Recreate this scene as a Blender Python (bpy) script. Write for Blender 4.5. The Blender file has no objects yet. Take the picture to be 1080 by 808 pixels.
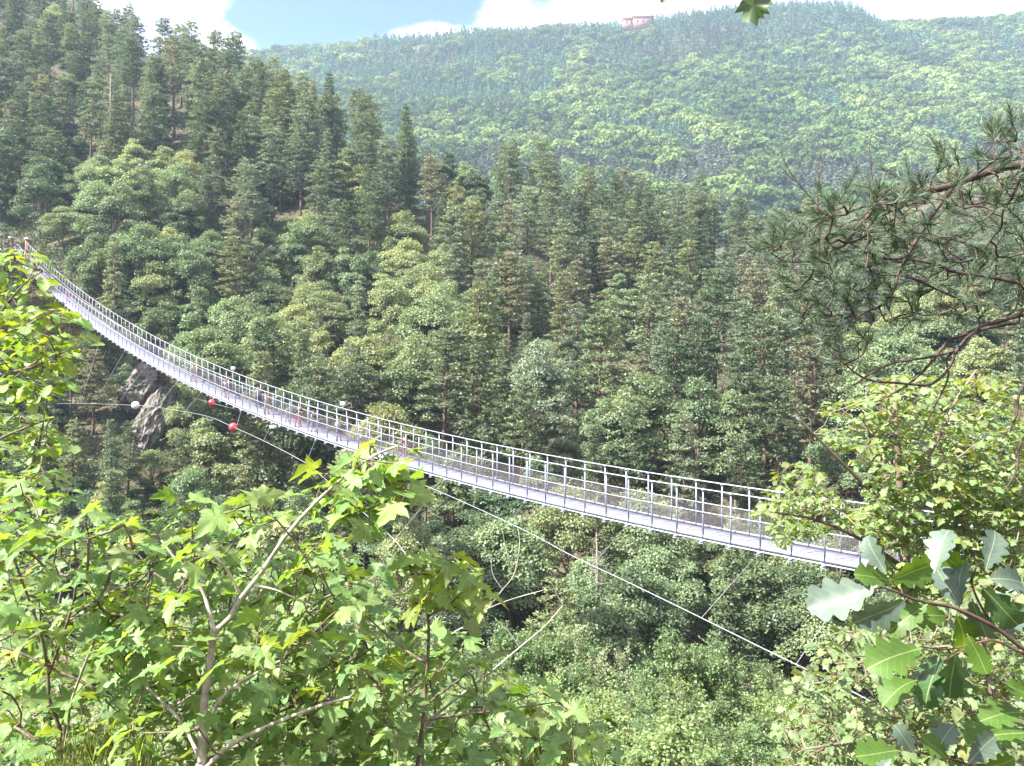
import bpy, math, random
import numpy as np
from mathutils import Vector, Matrix, noise

RS = np.random.RandomState(7)
random.seed(7)
sc = bpy.context.scene
COL = sc.collection
F = 800.0; HX = 540.0; HY = 350.0          # focal length and horizon of the photo's lens, in photo pixels


def P(px, py, D):
    """a point of the place at distance D in front of the viewer"""
    return np.array([(px - HX) * D / F, D, (HY - py) * D / F])


def proj(p):
    return HX + F * p[0] / p[1], HY - F * p[2] / p[1]


# ------------------------------------------------------------------ mesh helpers
def mesh_np(name, V, Fs, mats, parent=None, uv=None, tint=None, smooth=False, midx=None):
    """V (n,3); Fs list of (m,k) index arrays -> one mesh object"""
    me = bpy.data.meshes.new(name)
    V = np.asarray(V, dtype=np.float32)
    Fs = [np.asarray(f, dtype=np.int32) for f in Fs if len(f)]
    me.vertices.add(len(V)); me.vertices.foreach_set('co', V.ravel())
    nl = sum(f.size for f in Fs); npoly = sum(len(f) for f in Fs)
    me.loops.add(nl); me.polygons.add(npoly)
    me.loops.foreach_set('vertex_index', np.concatenate([f.ravel() for f in Fs]))
    tot = np.concatenate([np.full(len(f), f.shape[1], dtype=np.int32) for f in Fs])
    st = np.concatenate([[0], np.cumsum(tot)[:-1]]).astype(np.int32)
    me.polygons.foreach_set('loop_start', st)
    if midx is not None:
        me.polygons.foreach_set('material_index', np.asarray(midx, dtype=np.int32))
    if smooth:
        me.polygons.foreach_set('use_smooth', np.ones(npoly, dtype=bool))
    if tint is not None:
        a = me.color_attributes.new('tint', 'FLOAT_COLOR', 'POINT')
        a.data.foreach_set('color', np.asarray(tint, dtype=np.float32).ravel())
    if uv is not None:
        l = me.uv_layers.new(name='UVMap')
        idx = np.concatenate([f.ravel() for f in Fs])
        l.data.foreach_set('uv', np.asarray(uv, dtype=np.float32)[idx].ravel())
    me.update(calc_edges=True)
    for m in (mats if isinstance(mats, (list, tuple)) else [mats]):
        me.materials.append(m)
    o = bpy.data.objects.new(name, me); COL.objects.link(o)
    if parent is not None:
        o.parent = parent
    return o


class MB:
    """collects boxes and tubes for one mesh"""
    def __init__(s):
        s.V = []; s.Q = []; s.T = []; s.n = 0

    def add(s, V, Q=(), T=()):
        V = np.asarray(V, dtype=float)
        if len(Q): s.Q.append(np.asarray(Q) + s.n)
        if len(T): s.T.append(np.asarray(T) + s.n)
        s.V.append(V); s.n += len(V)

    def tube(s, pts, rad, k=6, cap=True):
        pts = np.asarray(pts, dtype=float); n = len(pts)
        rad = np.broadcast_to(np.asarray(rad, dtype=float), (n,))
        tan = np.gradient(pts, axis=0); tan /= np.linalg.norm(tan, axis=1)[:, None] + 1e-9
        up = np.array([0, 0, 1.0]) if abs(tan[0, 2]) < .9 else np.array([1.0, 0, 0])
        a = np.cross(tan[0], up); a /= np.linalg.norm(a)
        V = []
        for i in range(n):
            a = a - tan[i] * np.dot(a, tan[i]); a /= np.linalg.norm(a) + 1e-9
            b = np.cross(tan[i], a)
            th = np.arange(k) * 2 * np.pi / k
            V.append(pts[i] + rad[i] * (np.cos(th)[:, None] * a + np.sin(th)[:, None] * b))
        V = np.concatenate(V)
        i, j = np.meshgrid(np.arange(n - 1), np.arange(k), indexing='ij')
        j2 = (j + 1) % k
        Q = np.stack([i * k + j, i * k + j2, (i + 1) * k + j2, (i + 1) * k + j], -1).reshape(-1, 4)
        T = []
        if cap:
            V = np.concatenate([V, pts[:1], pts[-1:]]); c0 = n * k; c1 = c0 + 1
            for q in range(k):
                T.append((c0, (q + 1) % k, q)); T.append((c1, (n - 1) * k + q, (n - 1) * k + (q + 1) % k))
        s.add(V, Q, T)

    def box(s, c, ax, ay, az):
        """centre and three half-axis vectors"""
        c, ax, ay, az = [np.asarray(v, dtype=float) for v in (c, ax, ay, az)]
        V = [c + i * ax + j * ay + k * az for k in (-1, 1) for j in (-1, 1) for i in (-1, 1)]
        Q = [(0, 2, 3, 1), (4, 5, 7, 6), (0, 1, 5, 4), (2, 6, 7, 3), (0, 4, 6, 2), (1, 3, 7, 5)]
        s.add(V, Q)

    def build(s, name, mat, parent=None, smooth=False):
        V = np.concatenate(s.V)
        Fs = []
        if s.Q: Fs.append(np.concatenate(s.Q))
        if s.T: Fs.append(np.concatenate(s.T))
        return mesh_np(name, V, Fs, mat, parent, smooth=smooth)


def tag(o, label=None, cat=None, group=None, kind=None):
    if label: o['label'] = label
    if cat: o['category'] = cat
    if group: o['group'] = group
    if kind: o['kind'] = kind
    return o


def empty(name, loc, rz=0):
    o = bpy.data.objects.new(name, None); COL.objects.link(o)
    o.empty_display_size = .2
    o.location = [float(v) for v in loc]; o.rotation_euler = (0, 0, rz)
    return o


def rot_from(axis_y, normal, roll=None):
    """matrices whose columns are x, y=axis, z~normal; arrays (n,3)"""
    y = axis_y / (np.linalg.norm(axis_y, axis=1)[:, None] + 1e-9)
    z = normal - y * np.sum(normal * y, axis=1)[:, None]
    z /= np.linalg.norm(z, axis=1)[:, None] + 1e-9
    x = np.cross(y, z)
    return np.stack([x, y, z], axis=2)


def scatter_template(TV, TQ, TT, pos, R, size):
    """copies of a leaf template baked into arrays"""
    n = len(pos); m = len(TV)
    size = np.asarray(size, dtype=float)
    if size.ndim == 1: size = size[:, None]
    V = np.einsum('nij,nmj->nmi', R, TV[None] * size[:, None, :]) + pos[:, None, :]
    off = (np.arange(n) * m)[:, None, None]
    Fs = []
    if len(TQ): Fs.append((np.asarray(TQ)[None] + off).reshape(-1, 4))
    if len(TT): Fs.append((np.asarray(TT)[None] + off).reshape(-1, 3))
    return V.reshape(-1, 3), Fs


# leaf templates: base at origin, tip along +y
KITE_V = np.array([[0, 0, 0], [.5, .45, .08], [0, 1, 0], [-.5, .45, .08]]); KITE_Q = [(0, 1, 2, 3)]


def fan_leaf(half, c=(0, .35), bend=.18, fold=.12):
    pts = [(0.0, 0.0)] + list(half) + [(-x, y) for x, y in reversed(half) if x > 1e-6]
    V = [(c[0], c[1], 0.0)] + [(x, y, 0.0) for x, y in pts]
    V = np.array(V); V[:, 2] = -bend * ((V[:, 0]) ** 2 * 1.6 + (V[:, 1] - .2) ** 2) + fold * np.abs(V[:, 0])
    n = len(pts)
    T = [(0, 1 + i, 1 + (i + 1) % n) for i in range(n)]
    return V, T


MAPLE_V, MAPLE_T = fan_leaf([(.10, -.09), (.28, -.13), (.44, -.10), (.34, .02), (.30, .10), (.46, .17), (.66, .36), (.50, .36), (.44, .42),
                             (.24, .40), (.30, .54), (.33, .66), (.20, .68), (.13, .86), (0, 1.03)], c=(0, .22))


def oak_template(bend=.25, fold=.25):
    st = [(0, .02), (.1, .07), (.2, .17), (.27, .11), (.37, .26), (.46, .15), (.57, .33), (.66, .2), (.76, .31), (.84, .2), (.92, .19), (1.0, .02)]
    V = []
    for t, w in st:
        z = -bend * (t - .3) ** 2
        V += [(-w, t, z + fold * w), (0, t - .03 * (w > .2), z), (w, t, z + fold * w)]
    Q = []
    for i in range(len(st) - 1):
        a = i * 3; b = a + 3
        Q += [(a, a + 1, b + 1, b), (a + 1, a + 2, b + 2, b + 1)]
    return np.array(V), Q


OAK_V, OAK_Q = oak_template()
# a cheap lobed leaf for trees a few metres away
SMALL_V, SMALL_T = fan_leaf([(.14, .15), (.12, .28), (.27, .42), (.17, .54), (.30, .70), (.17, .82), (0, 1.0)], c=(0, .5), bend=.3, fold=.3)


# ------------------------------------------------------------------ materials
def new_mat(name):
    m = bpy.data.materials.new(name); m.use_nodes = True
    nt = m.node_tree; nt.nodes.clear()
    out = nt.nodes.new('ShaderNodeOutputMaterial')
    return m, nt, out


def N(nt, t, **kw):
    n = nt.nodes.new(t)
    for k, v in kw.items():
        if k.startswith('i_'):
            n.inputs[k[2:].replace('_', ' ')].default_value = v
        else:
            setattr(n, k, v)
    return n


def mixc(nt, a, b, fac, mode='MIX'):
    n = nt.nodes.new('ShaderNodeMix'); n.data_type = 'RGBA'; n.blend_type = mode
    for sock, v in ((n.inputs[0], fac), (n.inputs[6], a), (n.inputs[7], b)):
        if hasattr(v, 'is_linked') or hasattr(v, 'links'): nt.links.new(v, sock)
        elif isinstance(v, (tuple, list)): sock.default_value = (*v, 1) if len(v) == 3 else v
        else: sock.default_value = v
    return n.outputs[2]


def foliage_mat(name, source, base=(1, 1, 1), trans=.35, gloss=.06, rough=.45, var=.35, warm=(1.25, 1.2, .45), under=None, veins=None):
    """source: 'object' colour, 'tint' attribute or 'plain' base; each leaf varies on its own"""
    m, nt, out = new_mat(name)
    L = nt.links.new
    if source == 'object':
        col = N(nt, 'ShaderNodeObjectInfo').outputs['Color']
    elif source == 'tint':
        a = N(nt, 'ShaderNodeAttribute', attribute_name='tint'); col = a.outputs['Color']
    else:
        c = N(nt, 'ShaderNodeRGB'); c.outputs[0].default_value = (*base, 1); col = c.outputs[0]
    geo = N(nt, 'ShaderNodeNewGeometry')
    mr = N(nt, 'ShaderNodeMapRange'); L(geo.outputs['Random Per Island'], mr.inputs[0])
    mr.inputs[3].default_value = 1 - var; mr.inputs[4].default_value = 1 + var
    hs = N(nt, 'ShaderNodeHueSaturation'); L(col, hs.inputs['Color']); L(mr.outputs[0], hs.inputs['Value'])
    m2 = N(nt, 'ShaderNodeMath', operation='MULTIPLY'); L(geo.outputs['Random Per Island'], m2.inputs[0]); m2.inputs[1].default_value = 37.0
    m3 = N(nt, 'ShaderNodeMath', operation='FRACT'); L(m2.outputs[0], m3.inputs[0])
    mr2 = N(nt, 'ShaderNodeMapRange'); L(m3.outputs[0], mr2.inputs[0]); mr2.inputs[3].default_value = .475; mr2.inputs[4].default_value = .525
    L(mr2.outputs[0], hs.inputs['Hue'])
    c = hs.outputs['Color']
    if veins:
        uvn = N(nt, 'ShaderNodeUVMap', uv_map='UVMap'); sx = N(nt, 'ShaderNodeSeparateXYZ'); L(uvn.outputs[0], sx.inputs[0])
        def mt(op, a, b=None, c_=None):
            q = N(nt, 'ShaderNodeMath', operation=op)
            for so_, v in zip(q.inputs, (a, b, c_)):
                if v is None: continue
                if hasattr(v, 'links'): L(v, so_)
                else: so_.default_value = v
            return q.outputs[0]
        ax = mt('ABSOLUTE', sx.outputs[0]); y_ = sx.outputs[1]
        if veins == 'maple':
            msk = mt('LESS_THAN', ax, .012)
            for an in (.72, 1.35):
                dd_ = mt('ABSOLUTE', mt('SUBTRACT', mt('MULTIPLY', ax, math.cos(an)), mt('MULTIPLY', y_, math.sin(an))))
                msk = mt('MAXIMUM', msk, mt('LESS_THAN', dd_, .011))
            fine = mt('LESS_THAN', mt('FRACT', mt('MULTIPLY', mt('SUBTRACT', y_, mt('MULTIPLY', ax, .55)), 9.0)), .12)
        else:
            msk = mt('LESS_THAN', ax, .011)
            fine = mt('LESS_THAN', mt('FRACT', mt('MULTIPLY', mt('SUBTRACT', y_, mt('MULTIPLY', ax, .8)), 8.0)), .09)
        msk = mt('MAXIMUM', mt('MULTIPLY', msk, .42), mt('MULTIPLY', fine, .13))
        c = mixc(nt, c, (.42, .46, .22), msk)
        old = mt('GREATER_THAN', geo.outputs['Random Per Island'], .99)
        c = mixc(nt, c, (.27, .24, .07), mt('MULTIPLY', old, .7))
        tcn = N(nt, 'ShaderNodeTexCoord'); nz_ = N(nt, 'ShaderNodeTexNoise'); nz_.inputs['Scale'].default_value = 28; nz_.inputs['Detail'].default_value = 4
        L(tcn.outputs['Object'], nz_.inputs['Vector']); rp = N(nt, 'ShaderNodeMapRange'); L(nz_.outputs[0], rp.inputs[0]); rp.inputs[1].default_value = .3; rp.inputs[2].default_value = .7; rp.inputs[3].default_value = .78; rp.inputs[4].default_value = 1.2
        hs2 = N(nt, 'ShaderNodeHueSaturation'); L(c, hs2.inputs['Color']); L(rp.outputs[0], hs2.inputs['Value']); c = hs2.outputs['Color']
    if under is not None:
        c = mixc(nt, c, under, geo.outputs['Backfacing'])
    d = N(nt, 'ShaderNodeBsdfDiffuse'); L(c, d.inputs['Color'])
    t = N(nt, 'ShaderNodeBsdfTranslucent'); L(mixc(nt, c, warm, 1.0, 'MULTIPLY'), t.inputs['Color'])
    s = N(nt, 'ShaderNodeMixShader'); s.inputs[0].default_value = trans
    L(d.outputs[0], s.inputs[1]); L(t.outputs[0], s.inputs[2])
    if gloss > 0:
        g = N(nt, 'ShaderNodeBsdfGlossy'); g.inputs['Roughness'].default_value = rough; g.inputs['Color'].default_value = (1, 1, 1, 1)
        s2 = N(nt, 'ShaderNodeMixShader'); s2.inputs[0].default_value = gloss
        L(s.outputs[0], s2.inputs[1]); L(g.outputs[0], s2.inputs[2]); s = s2
    L(s.outputs[0], out.inputs[0])
    return m


def simple_mat(name, c1, c2=None, scale=4.0, rough=.7, metal=0.0, bump=0.0, detail=6, coord='Object', stretch=None):
    m, nt, out = new_mat(name); L = nt.links.new
    p = N(nt, 'ShaderNodeBsdfPrincipled'); p.inputs['Roughness'].default_value = rough; p.inputs['Metallic'].default_value = metal
    L(p.outputs[0], out.inputs[0])
    if c2 is None:
        p.inputs['Base Color'].default_value = (*c1, 1)
        if not bump: return m
    tc = N(nt, 'ShaderNodeTexCoord'); src = tc.outputs[coord]
    if stretch:
        mp = N(nt, 'ShaderNodeMapping'); mp.inputs['Scale'].default_value = stretch; L(src, mp.inputs[0]); src = mp.outputs[0]
    n = N(nt, 'ShaderNodeTexNoise'); n.inputs['Scale'].default_value = scale; n.inputs['Detail'].default_value = detail; L(src, n.inputs['Vector'])
    if c2 is not None:
        r = N(nt, 'ShaderNodeValToRGB'); r.color_ramp.elements[0].position = .38; r.color_ramp.elements[1].position = .62
        r.color_ramp.elements[0].color = (*c1, 1); r.color_ramp.elements[1].color = (*c2, 1)
        L(n.outputs[0], r.inputs[0]); L(r.outputs[0], p.inputs['Base Color'])
    if bump:
        b = N(nt, 'ShaderNodeBump'); b.inputs['Strength'].default_value = bump; L(n.outputs[0], b.inputs['Height']); L(b.outputs[0], p.inputs['Normal'])
    return m


M_needle = foliage_mat('needle_sprays', 'object', trans=.32, gloss=.02, rough=.55, var=.3, warm=(1.2, 1.2, .7))
M_leaf = foliage_mat('broad_leaves', 'object', trans=.45, gloss=.025, rough=.5, var=.32, warm=(1.12, 1.15, .68))
M_far = foliage_mat('far_leaves', 'tint', trans=.25, gloss=.0, rough=.6, var=.14, warm=(1.1, 1.15, .6))
M_bush = foliage_mat('bush_leaves', 'tint', trans=.3, gloss=.03, rough=.6, var=.4)
M_maple = foliage_mat('maple_leaves', 'object', veins='maple', trans=.50, gloss=.025, rough=.55, var=.28, warm=(1.45, 1.3, .38))
M_oak = foliage_mat('oak_leaves', 'object', veins='oak', trans=.46, gloss=.025, rough=.55, var=.25, warm=(1.5, 1.3, .32))
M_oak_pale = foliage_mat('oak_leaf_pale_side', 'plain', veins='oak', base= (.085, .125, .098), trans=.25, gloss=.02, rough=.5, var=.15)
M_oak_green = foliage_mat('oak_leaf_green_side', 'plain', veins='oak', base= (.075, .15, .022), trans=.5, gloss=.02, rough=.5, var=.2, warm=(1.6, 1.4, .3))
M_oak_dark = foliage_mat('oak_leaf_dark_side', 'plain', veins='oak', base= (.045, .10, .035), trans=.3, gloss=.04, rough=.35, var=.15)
M_pine_needle = foliage_mat('long_pine_needles', 'plain', (.075, .115, .07), trans=.15, gloss=.03, rough=.5, var=.35)
M_bark = simple_mat('brown_bark', (.11, .08, .06), (.21, .165, .13), 6, .9, bump=.4, stretch=(1, 1, .3))
M_bark_pine = simple_mat('pine_bark', (.07, .045, .035), (.17, .10, .075), 7, .9, bump=.4, stretch=(1, 1, .3))
M_bark_grey = simple_mat('grey_lichen_bark', (.26, .22, .18), (.50, .45, .38), 18, .9, bump=.4)
M_twig = simple_mat('dark_red_twig', (.04, .022, .018), (.10, .055, .045), 60, .7, bump=.4)
M_twig_dark = simple_mat('dark_twig', (.07, .05, .035), (.16, .12, .085), 40, .8, bump=.3)
M_dead = simple_mat('bleached_dead_wood', (.22, .19, .16), (.38, .34, .30), 8, .9, bump=.3)
M_pinebranch = simple_mat('flaky_pine_branch', (.022, .014, .012), (.075, .045, .038), 45, .7, bump=.7)


def ground_mat():
    m, nt, out = new_mat('forest_floor'); L = nt.links.new
    p = N(nt, 'ShaderNodeBsdfPrincipled'); p.inputs['Roughness'].default_value = .95
    tc = N(nt, 'ShaderNodeTexCoord')
    n1 = N(nt, 'ShaderNodeTexNoise'); n1.inputs['Scale'].default_value = .09; n1.inputs['Detail'].default_value = 8; L(tc.outputs['Object'], n1.inputs['Vector'])
    n2 = N(nt, 'ShaderNodeTexNoise'); n2.inputs['Scale'].default_value = 1.7; n2.inputs['Detail'].default_value = 8; L(tc.outputs['Object'], n2.inputs['Vector'])
    r1 = N(nt, 'ShaderNodeValToRGB'); e = r1.color_ramp.elements
    e[0].position = .35; e[0].color = (.035, .05, .02, 1); e[1].position = .75; e[1].color = (.11, .085, .05, 1)
    L(n1.outputs[0], r1.inputs[0])
    r2 = N(nt, 'ShaderNodeValToRGB'); e = r2.color_ramp.elements
    e[0].position = .4; e[0].color = (.45, .45, .45, 1); e[1].position = .65; e[1].color = (1.3, 1.3, 1.2, 1)
    L(n2.outputs[0], r2.inputs[0])
    L(mixc(nt, r1.outputs[0], r2.outputs[0], 1.0, 'MULTIPLY'), p.inputs['Base Color'])
    b = N(nt, 'ShaderNodeBump'); b.inputs['Strength'].default_value = .8; b.inputs['Distance'].default_value = .4
    L(n2.outputs[0], b.inputs['Height']); L(b.outputs[0], p.inputs['Normal']); L(p.outputs[0], out.inputs[0])
    return m


M_ground = ground_mat()

# ------------------------------------------------------------------ terrain: one sheet through surveyed points
CT = []
def w(*a): CT.append(a)
for a in [(0, 0, -1.75), (-6, 0, -2.2), (8, 0, -1.9), (0, -8, -.5), (-20, -8, -1), (20, -8, -.8), (0, 4, -3.2), (-4, 4, -3.3), (4, 4, -3.4),
          (0, 10, -8.2), (-10, 10, -9), (10, 10, -8), (18, 12, -8.2), (26, 16, -8.9), (0, 20, -15.5), (-15, 20, -17), (15, 22, -14.5),
          (32, 24, -9), (0, 35, -23), (-25, 35, -25), (22, 35, -20.5), (42, 38, -15), (0, 48, -26.5), (-40, 50, -31), (30, 55, -26),
          (60, 60, -22), (-80, 62, -30), (-60, 20, -18), (-60, -8, -4), (60, -8, 0), (50, 20, -6), (-25, -30, 6), (25, -30, 6)]:
    w(*a)
for px, py, D in [(450, 620, 64), (450, 480, 85), (450, 400, 105), (450, 330, 125), (450, 270, 145), (450, 222, 165), (450, 280, 205), (530, 232, 168), (530, 290, 215),
                  (650, 600, 66), (650, 480, 90), (650, 400, 115), (650, 335, 145), (650, 264, 177), (650, 315, 222), (755, 272, 184), (755, 310, 225),
                  (850, 510, 85), (850, 420, 110), (850, 355, 150), (850, 305, 190), (850, 312, 225), (850, 268, 270), (850, 222, 330), (850, 265, 400),
                  (1000, 450, 90), (1000, 350, 140), (1000, 280, 220), (1000, 232, 290), (1000, 185, 355), (1000, 210, 420), (740, 290, 300), (740, 300, 400),
                  (250, 480, 90), (250, 400, 105), (250, 300, 130), (250, 200, 160), (250, 150, 188), (250, 122, 208), (250, 170, 260),
                  (340, 165, 180), (340, 205, 230), (100, 430, 96), (55, 335, 113), (100, 280, 122), (100, 200, 150), (100, 120, 190),
                  (100, 60, 230), (100, 25, 275), (100, 10, 350), (20, 271, 125), (20, 262, 132), (10, 225, 145), (-200, 300, 110), (-200, 150, 150), (-200, 0, 250),
                  (-200, 420, 90), (-200, 600, 60), (1300, 400, 90), (1300, 300, 150), (1300, 200, 250), (1300, 140, 380), (1300, 180, 450),
                  (180, 455, 93), (200, 500, 88)]:
    w(*P(px, py, D))
SKY = [(200, 62), (300, 58), (400, 48), (450, 42), (560, 34), (650, 34), (700, 26), (760, 17), (850, 9), (905, 12), (928, 34), (1000, 28), (1080, 22), (1200, 20)]
for px in (-200, 0, 200, 300, 400, 500, 600, 700, 760, 830, 900, 930, 1000, 1100, 1300):
    sy = np.interp(px, [a for a, b in SKY], [b for a, b in SKY])
    for py, D in ((228, 480), (190, 540), (sy + (150 - sy) * .9, 640), (sy + (150 - sy) * .55, 760), (sy + (150 - sy) * .25, 870), (sy, 960)):
        w(*P(px, py, D))
    z = P(px, sy, 960)[2]
    w((px - HX) / F * 1250, 1250, z * .97); w((px - HX) / F * 2400, 2400, z * .9)
    if px >= 300: w(*P(px, 300 if px < 740 else 285, 430))
CT = np.array(CT)
CC = 9.0
def _phi(d2): return np.sqrt(d2 + CC * CC)
_d2 = ((CT[:, None, :2] - CT[None, :, :2]) ** 2).sum(-1)
_A = _phi(_d2) - 1e-3 * 0 * np.eye(len(CT))
_sol = np.linalg.solve(_A + 0.0 * np.eye(len(CT)), CT[:, 2] - 20.0)


def ground_z(x, y):
    x = np.atleast_1d(np.asarray(x, dtype=float)); y = np.atleast_1d(np.asarray(y, dtype=float))
    out = np.empty(len(x))
    for i in range(0, len(x), 20000):
        d2 = (x[i:i + 20000, None] - CT[None, :, 0]) ** 2 + (y[i:i + 20000, None] - CT[None, :, 1]) ** 2
        out[i:i + 20000] = _phi(d2) @ _sol + 20.0
    return out + 0.5 * np.sin(x * .31 + 1.3 * np.sin(y * .17)) * np.clip(y / 60, 0, 1)


def gz(x, y): return float(ground_z([x], [y])[0])


ys = np.concatenate([np.linspace(-60, 60, 61), 60 + (2500 - 60) * np.linspace(0, 1, 200)[1:] ** 2.0])
us = np.linspace(-1, 1, 220)
Yg, Ug = np.meshgrid(ys, us, indexing='ij')
Xg = Ug * (120 + np.clip(Yg, 0, None) * 1.05)
Zg = ground_z(Xg.ravel(), Yg.ravel())
n0, n1 = Yg.shape
ii, jj = np.meshgrid(np.arange(n0 - 1), np.arange(n1 - 1), indexing='ij')
Qg = np.stack([ii * n1 + jj, ii * n1 + jj + 1, (ii + 1) * n1 + jj + 1, (ii + 1) * n1 + jj], -1).reshape(-1, 4)
ter = mesh_np('terrain', np.stack([Xg.ravel(), Yg.ravel(), Zg], 1), [Qg], M_ground, smooth=True)
tag(ter, kind='structure')

# ------------------------------------------------------------------ the footbridge (plan line and sag measured from the posts)
H = 2.3
def br(X1, side=0.0, up=0.0):
    """point on the bridge: X1 in rail heights along x, side 0 near edge .. 1 far edge, up in metres above the beam"""
    Y1 = (800 - 42.32 * X1) / 42.6
    z = H * (-4.12 + .0065 * (X1 - 3) ** 2)
    return np.array([X1 * H + .705 * WD * side, Y1 * H + .709 * WD * side, z + up])
WD = 1.7
BAY = 0.427                                        # bay length along x, in rail heights
X_END_L = -35.5
nb = 110
XS = X_END_L + BAY * np.arange(nb + 1)             # runs on to the viewer's bank
XS = XS[XS < 10.9]
nb = len(XS)
M_galv = simple_mat('galvanised_steel', (.20, .22, .30), (.27, .29, .38), 3, .5, .2)
M_cable = simple_mat('bright_steel_cable', (.26, .27, .33), (.34, .35, .40), 30, .45, .2)
M_deck = simple_mat('pale_deck_grating', (.19, .20, .265), (.235, .245, .32), 2.5, .6, .0)
M_guy = simple_mat('weathered_steel_rope', (.17, .18, .20), (.26, .27, .29), 12, .6, .2)
M_rust = simple_mat('rust_red_steel', (.20, .06, .045), (.33, .11, .08), 5, .85)
M_white = simple_mat('white_plastic', (.82, .82, .84))


def net_mat():
    m, nt, out = new_mat('steel_netting'); L = nt.links.new
    uv = N(nt, 'ShaderNodeUVMap', uv_map='UVMap')
    mp = N(nt, 'ShaderNodeMapping'); mp.inputs['Rotation'].default_value = (0, 0, math.radians(45)); mp.inputs['Scale'].default_value = (20, 20, 20)
    L(uv.outputs[0], mp.inputs[0])
    sx = N(nt, 'ShaderNodeSeparateXYZ'); L(mp.outputs[0], sx.inputs[0])
    f = []
    for k in (0, 1):
        a = N(nt, 'ShaderNodeMath', operation='FRACT'); L(sx.outputs[k], a.inputs[0])
        b = N(nt, 'ShaderNodeMath', operation='LESS_THAN'); L(a.outputs[0], b.inputs[0]); b.inputs[1].default_value = .08
        f.append(b)
    mx = N(nt, 'ShaderNodeMath', operation='MAXIMUM'); L(f[0].outputs[0], mx.inputs[0]); L(f[1].outputs[0], mx.inputs[1])
    p = N(nt, 'ShaderNodeBsdfPrincipled'); p.inputs['Base Color'].default_value = (.17, .15, .17, 1); p.inputs['Roughness'].default_value = .5
    t = N(nt, 'ShaderNodeBsdfTransparent'); s = N(nt, 'ShaderNodeMixShader')
    L(mx.outputs[0], s.inputs[0]); L(t.outputs[0], s.inputs[1]); L(p.outputs[0], s.inputs[2]); L(s.outputs[0], out.inputs[0])
    return m


M_net = net_mat()
bridge = empty('suspension_footbridge', br(X_END_L, .5))
tag(bridge, 'long pale suspension footbridge sagging across the wooded gorge, walkers on its deck', 'bridge')
BI = Matrix.Translation(-Vector(br(X_END_L, .5)))


def badd(o, parent=None, label=None):
    o.parent = parent or bridge
    root = bridge if parent is None else parent
    if parent is None: o.matrix_parent_inverse = BI
    if label: o['label'] = label
    return o


def strip(side0, side1, up0, up1, uvs=False):
    V = []; UV = []
    s = 0; prev = None
    for X1 in XS:
        a = br(X1, side0, up0); b = br(X1, side1, up1)
        if prev is not None: s += np.linalg.norm(a - prev)
        prev = a
        V += [a, b]; UV += [(s, 0), (s, abs(up1 - up0) + abs(side1 - side0) * WD)]
    n = len(XS); i = np.arange(n - 1) * 2
    return np.array(V), np.stack([i, i + 2, i + 3, i + 1], 1), np.array(UV)


# deck: a thin solid ribbon with kick-boards
V = []
for X1 in XS:
    V += [br(X1, .03, .10), br(X1, .97, .10), br(X1, .97, .06), br(X1, .03, .06)]
n = len(XS); Q = []
for i in range(n - 1):
    a = i * 4; b = a + 4
    for k in range(4):
        Q.append((a + k, a + (k + 1) % 4, b + (k + 1) % 4, b + k))
badd(mesh_np('deck', V, [np.array(Q)], M_deck), label='pale lilac grey deck')
for sd in (0.0, 1.0):
    V = []
    e = .02 / WD
    for X1 in XS:
        V += [br(X1, sd - e, .05), br(X1, sd + e, .05), br(X1, sd + e, .22), br(X1, sd - e, .22)]
    badd(mesh_np('kick_board', V, [np.array(Q)], M_deck))
# the deck's planks show as fine cross lines
pl = MB()
dv = np.array([.705, .709, 0]) * WD * .47
for i in range(0, n - 1):
    for f in (0.0, .5):
        X1 = XS[i] + BAY * f
        t = br(X1 + .01) - br(X1); t /= np.linalg.norm(t)
        pl.box(br(X1, .5, .105), t * .03, dv, np.array([0, 0, .006]))
badd(pl.build('deck_ribs', M_galv))
# cables: carrying cables on top, hand cables at mid height, and a low pair under the deck
for sd in (0.0, 1.0):
    for name, up, r in (('top_cable', H, .031), ('hand_cable', H * .545, .024), ('bearing_cable', -.02, .04)):
        mb = MB(); mb.tube([br(x, sd, up) for x in XS], r, 6)
        badd(mb.build(name, M_cable, smooth=True))
    V, Qs, UV = strip(sd, sd, .2, H * .545, True)
    badd(mesh_np('netting', V, [Qs], M_net, uv=UV))
# posts and cross beams
post_proto = None; beam_proto = None
zz = np.array([0, 0, 1.0]); ac = np.array([.705, .709, 0]); al = np.array([.709, -.705, 0])
pm = MB(); pm.box((0, 0, (H + .05) / 2 - .05), al * .029, ac * .026, zz * (H + .05) / 2); pm.box((0, 0, 1.25), al * .045, ac * .05, zz * .04)
pm.box((0, 0, H - .03), al * .06, ac * .06, zz * .05)
post_me = pm.build('post', M_galv).data
bpy.data.objects.remove(bpy.data.objects['post'])
bm_ = MB(); bm_.box((0, 0, -.06), al * .045, ac * (WD / 2 + .22), zz * .05)
for s_ in (-1, 1): bm_.box(ac * s_ * (WD / 2 + .14) + zz * -.13, al * .10, ac * .08, zz * .025)
beam_me = bm_.build('cross_beam', M_galv).data
bpy.data.objects.remove(bpy.data.objects['cross_beam'])
inframe = [i for i in range(n) if XS[i] < 8.2]
rest = MB(); cnt = 0
for i in range(n - 1, -1, -1):
    for sd in (0.0, 1.0):
        p = br(XS[i], sd)
        if cnt < 98 and XS[i] < 8.0:
            o = bpy.data.objects.new('post', post_me); COL.objects.link(o); o.location = p; badd(o); cnt += 1
        else:
            rest.box(p + zz * ((H + .05) / 2 - .05), al * .029, ac * .026, zz * (H + .05) / 2)
o = badd(rest.build('post', M_galv)); o['kind'] = 'stuff'
rest = MB(); cnt = 0
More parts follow.
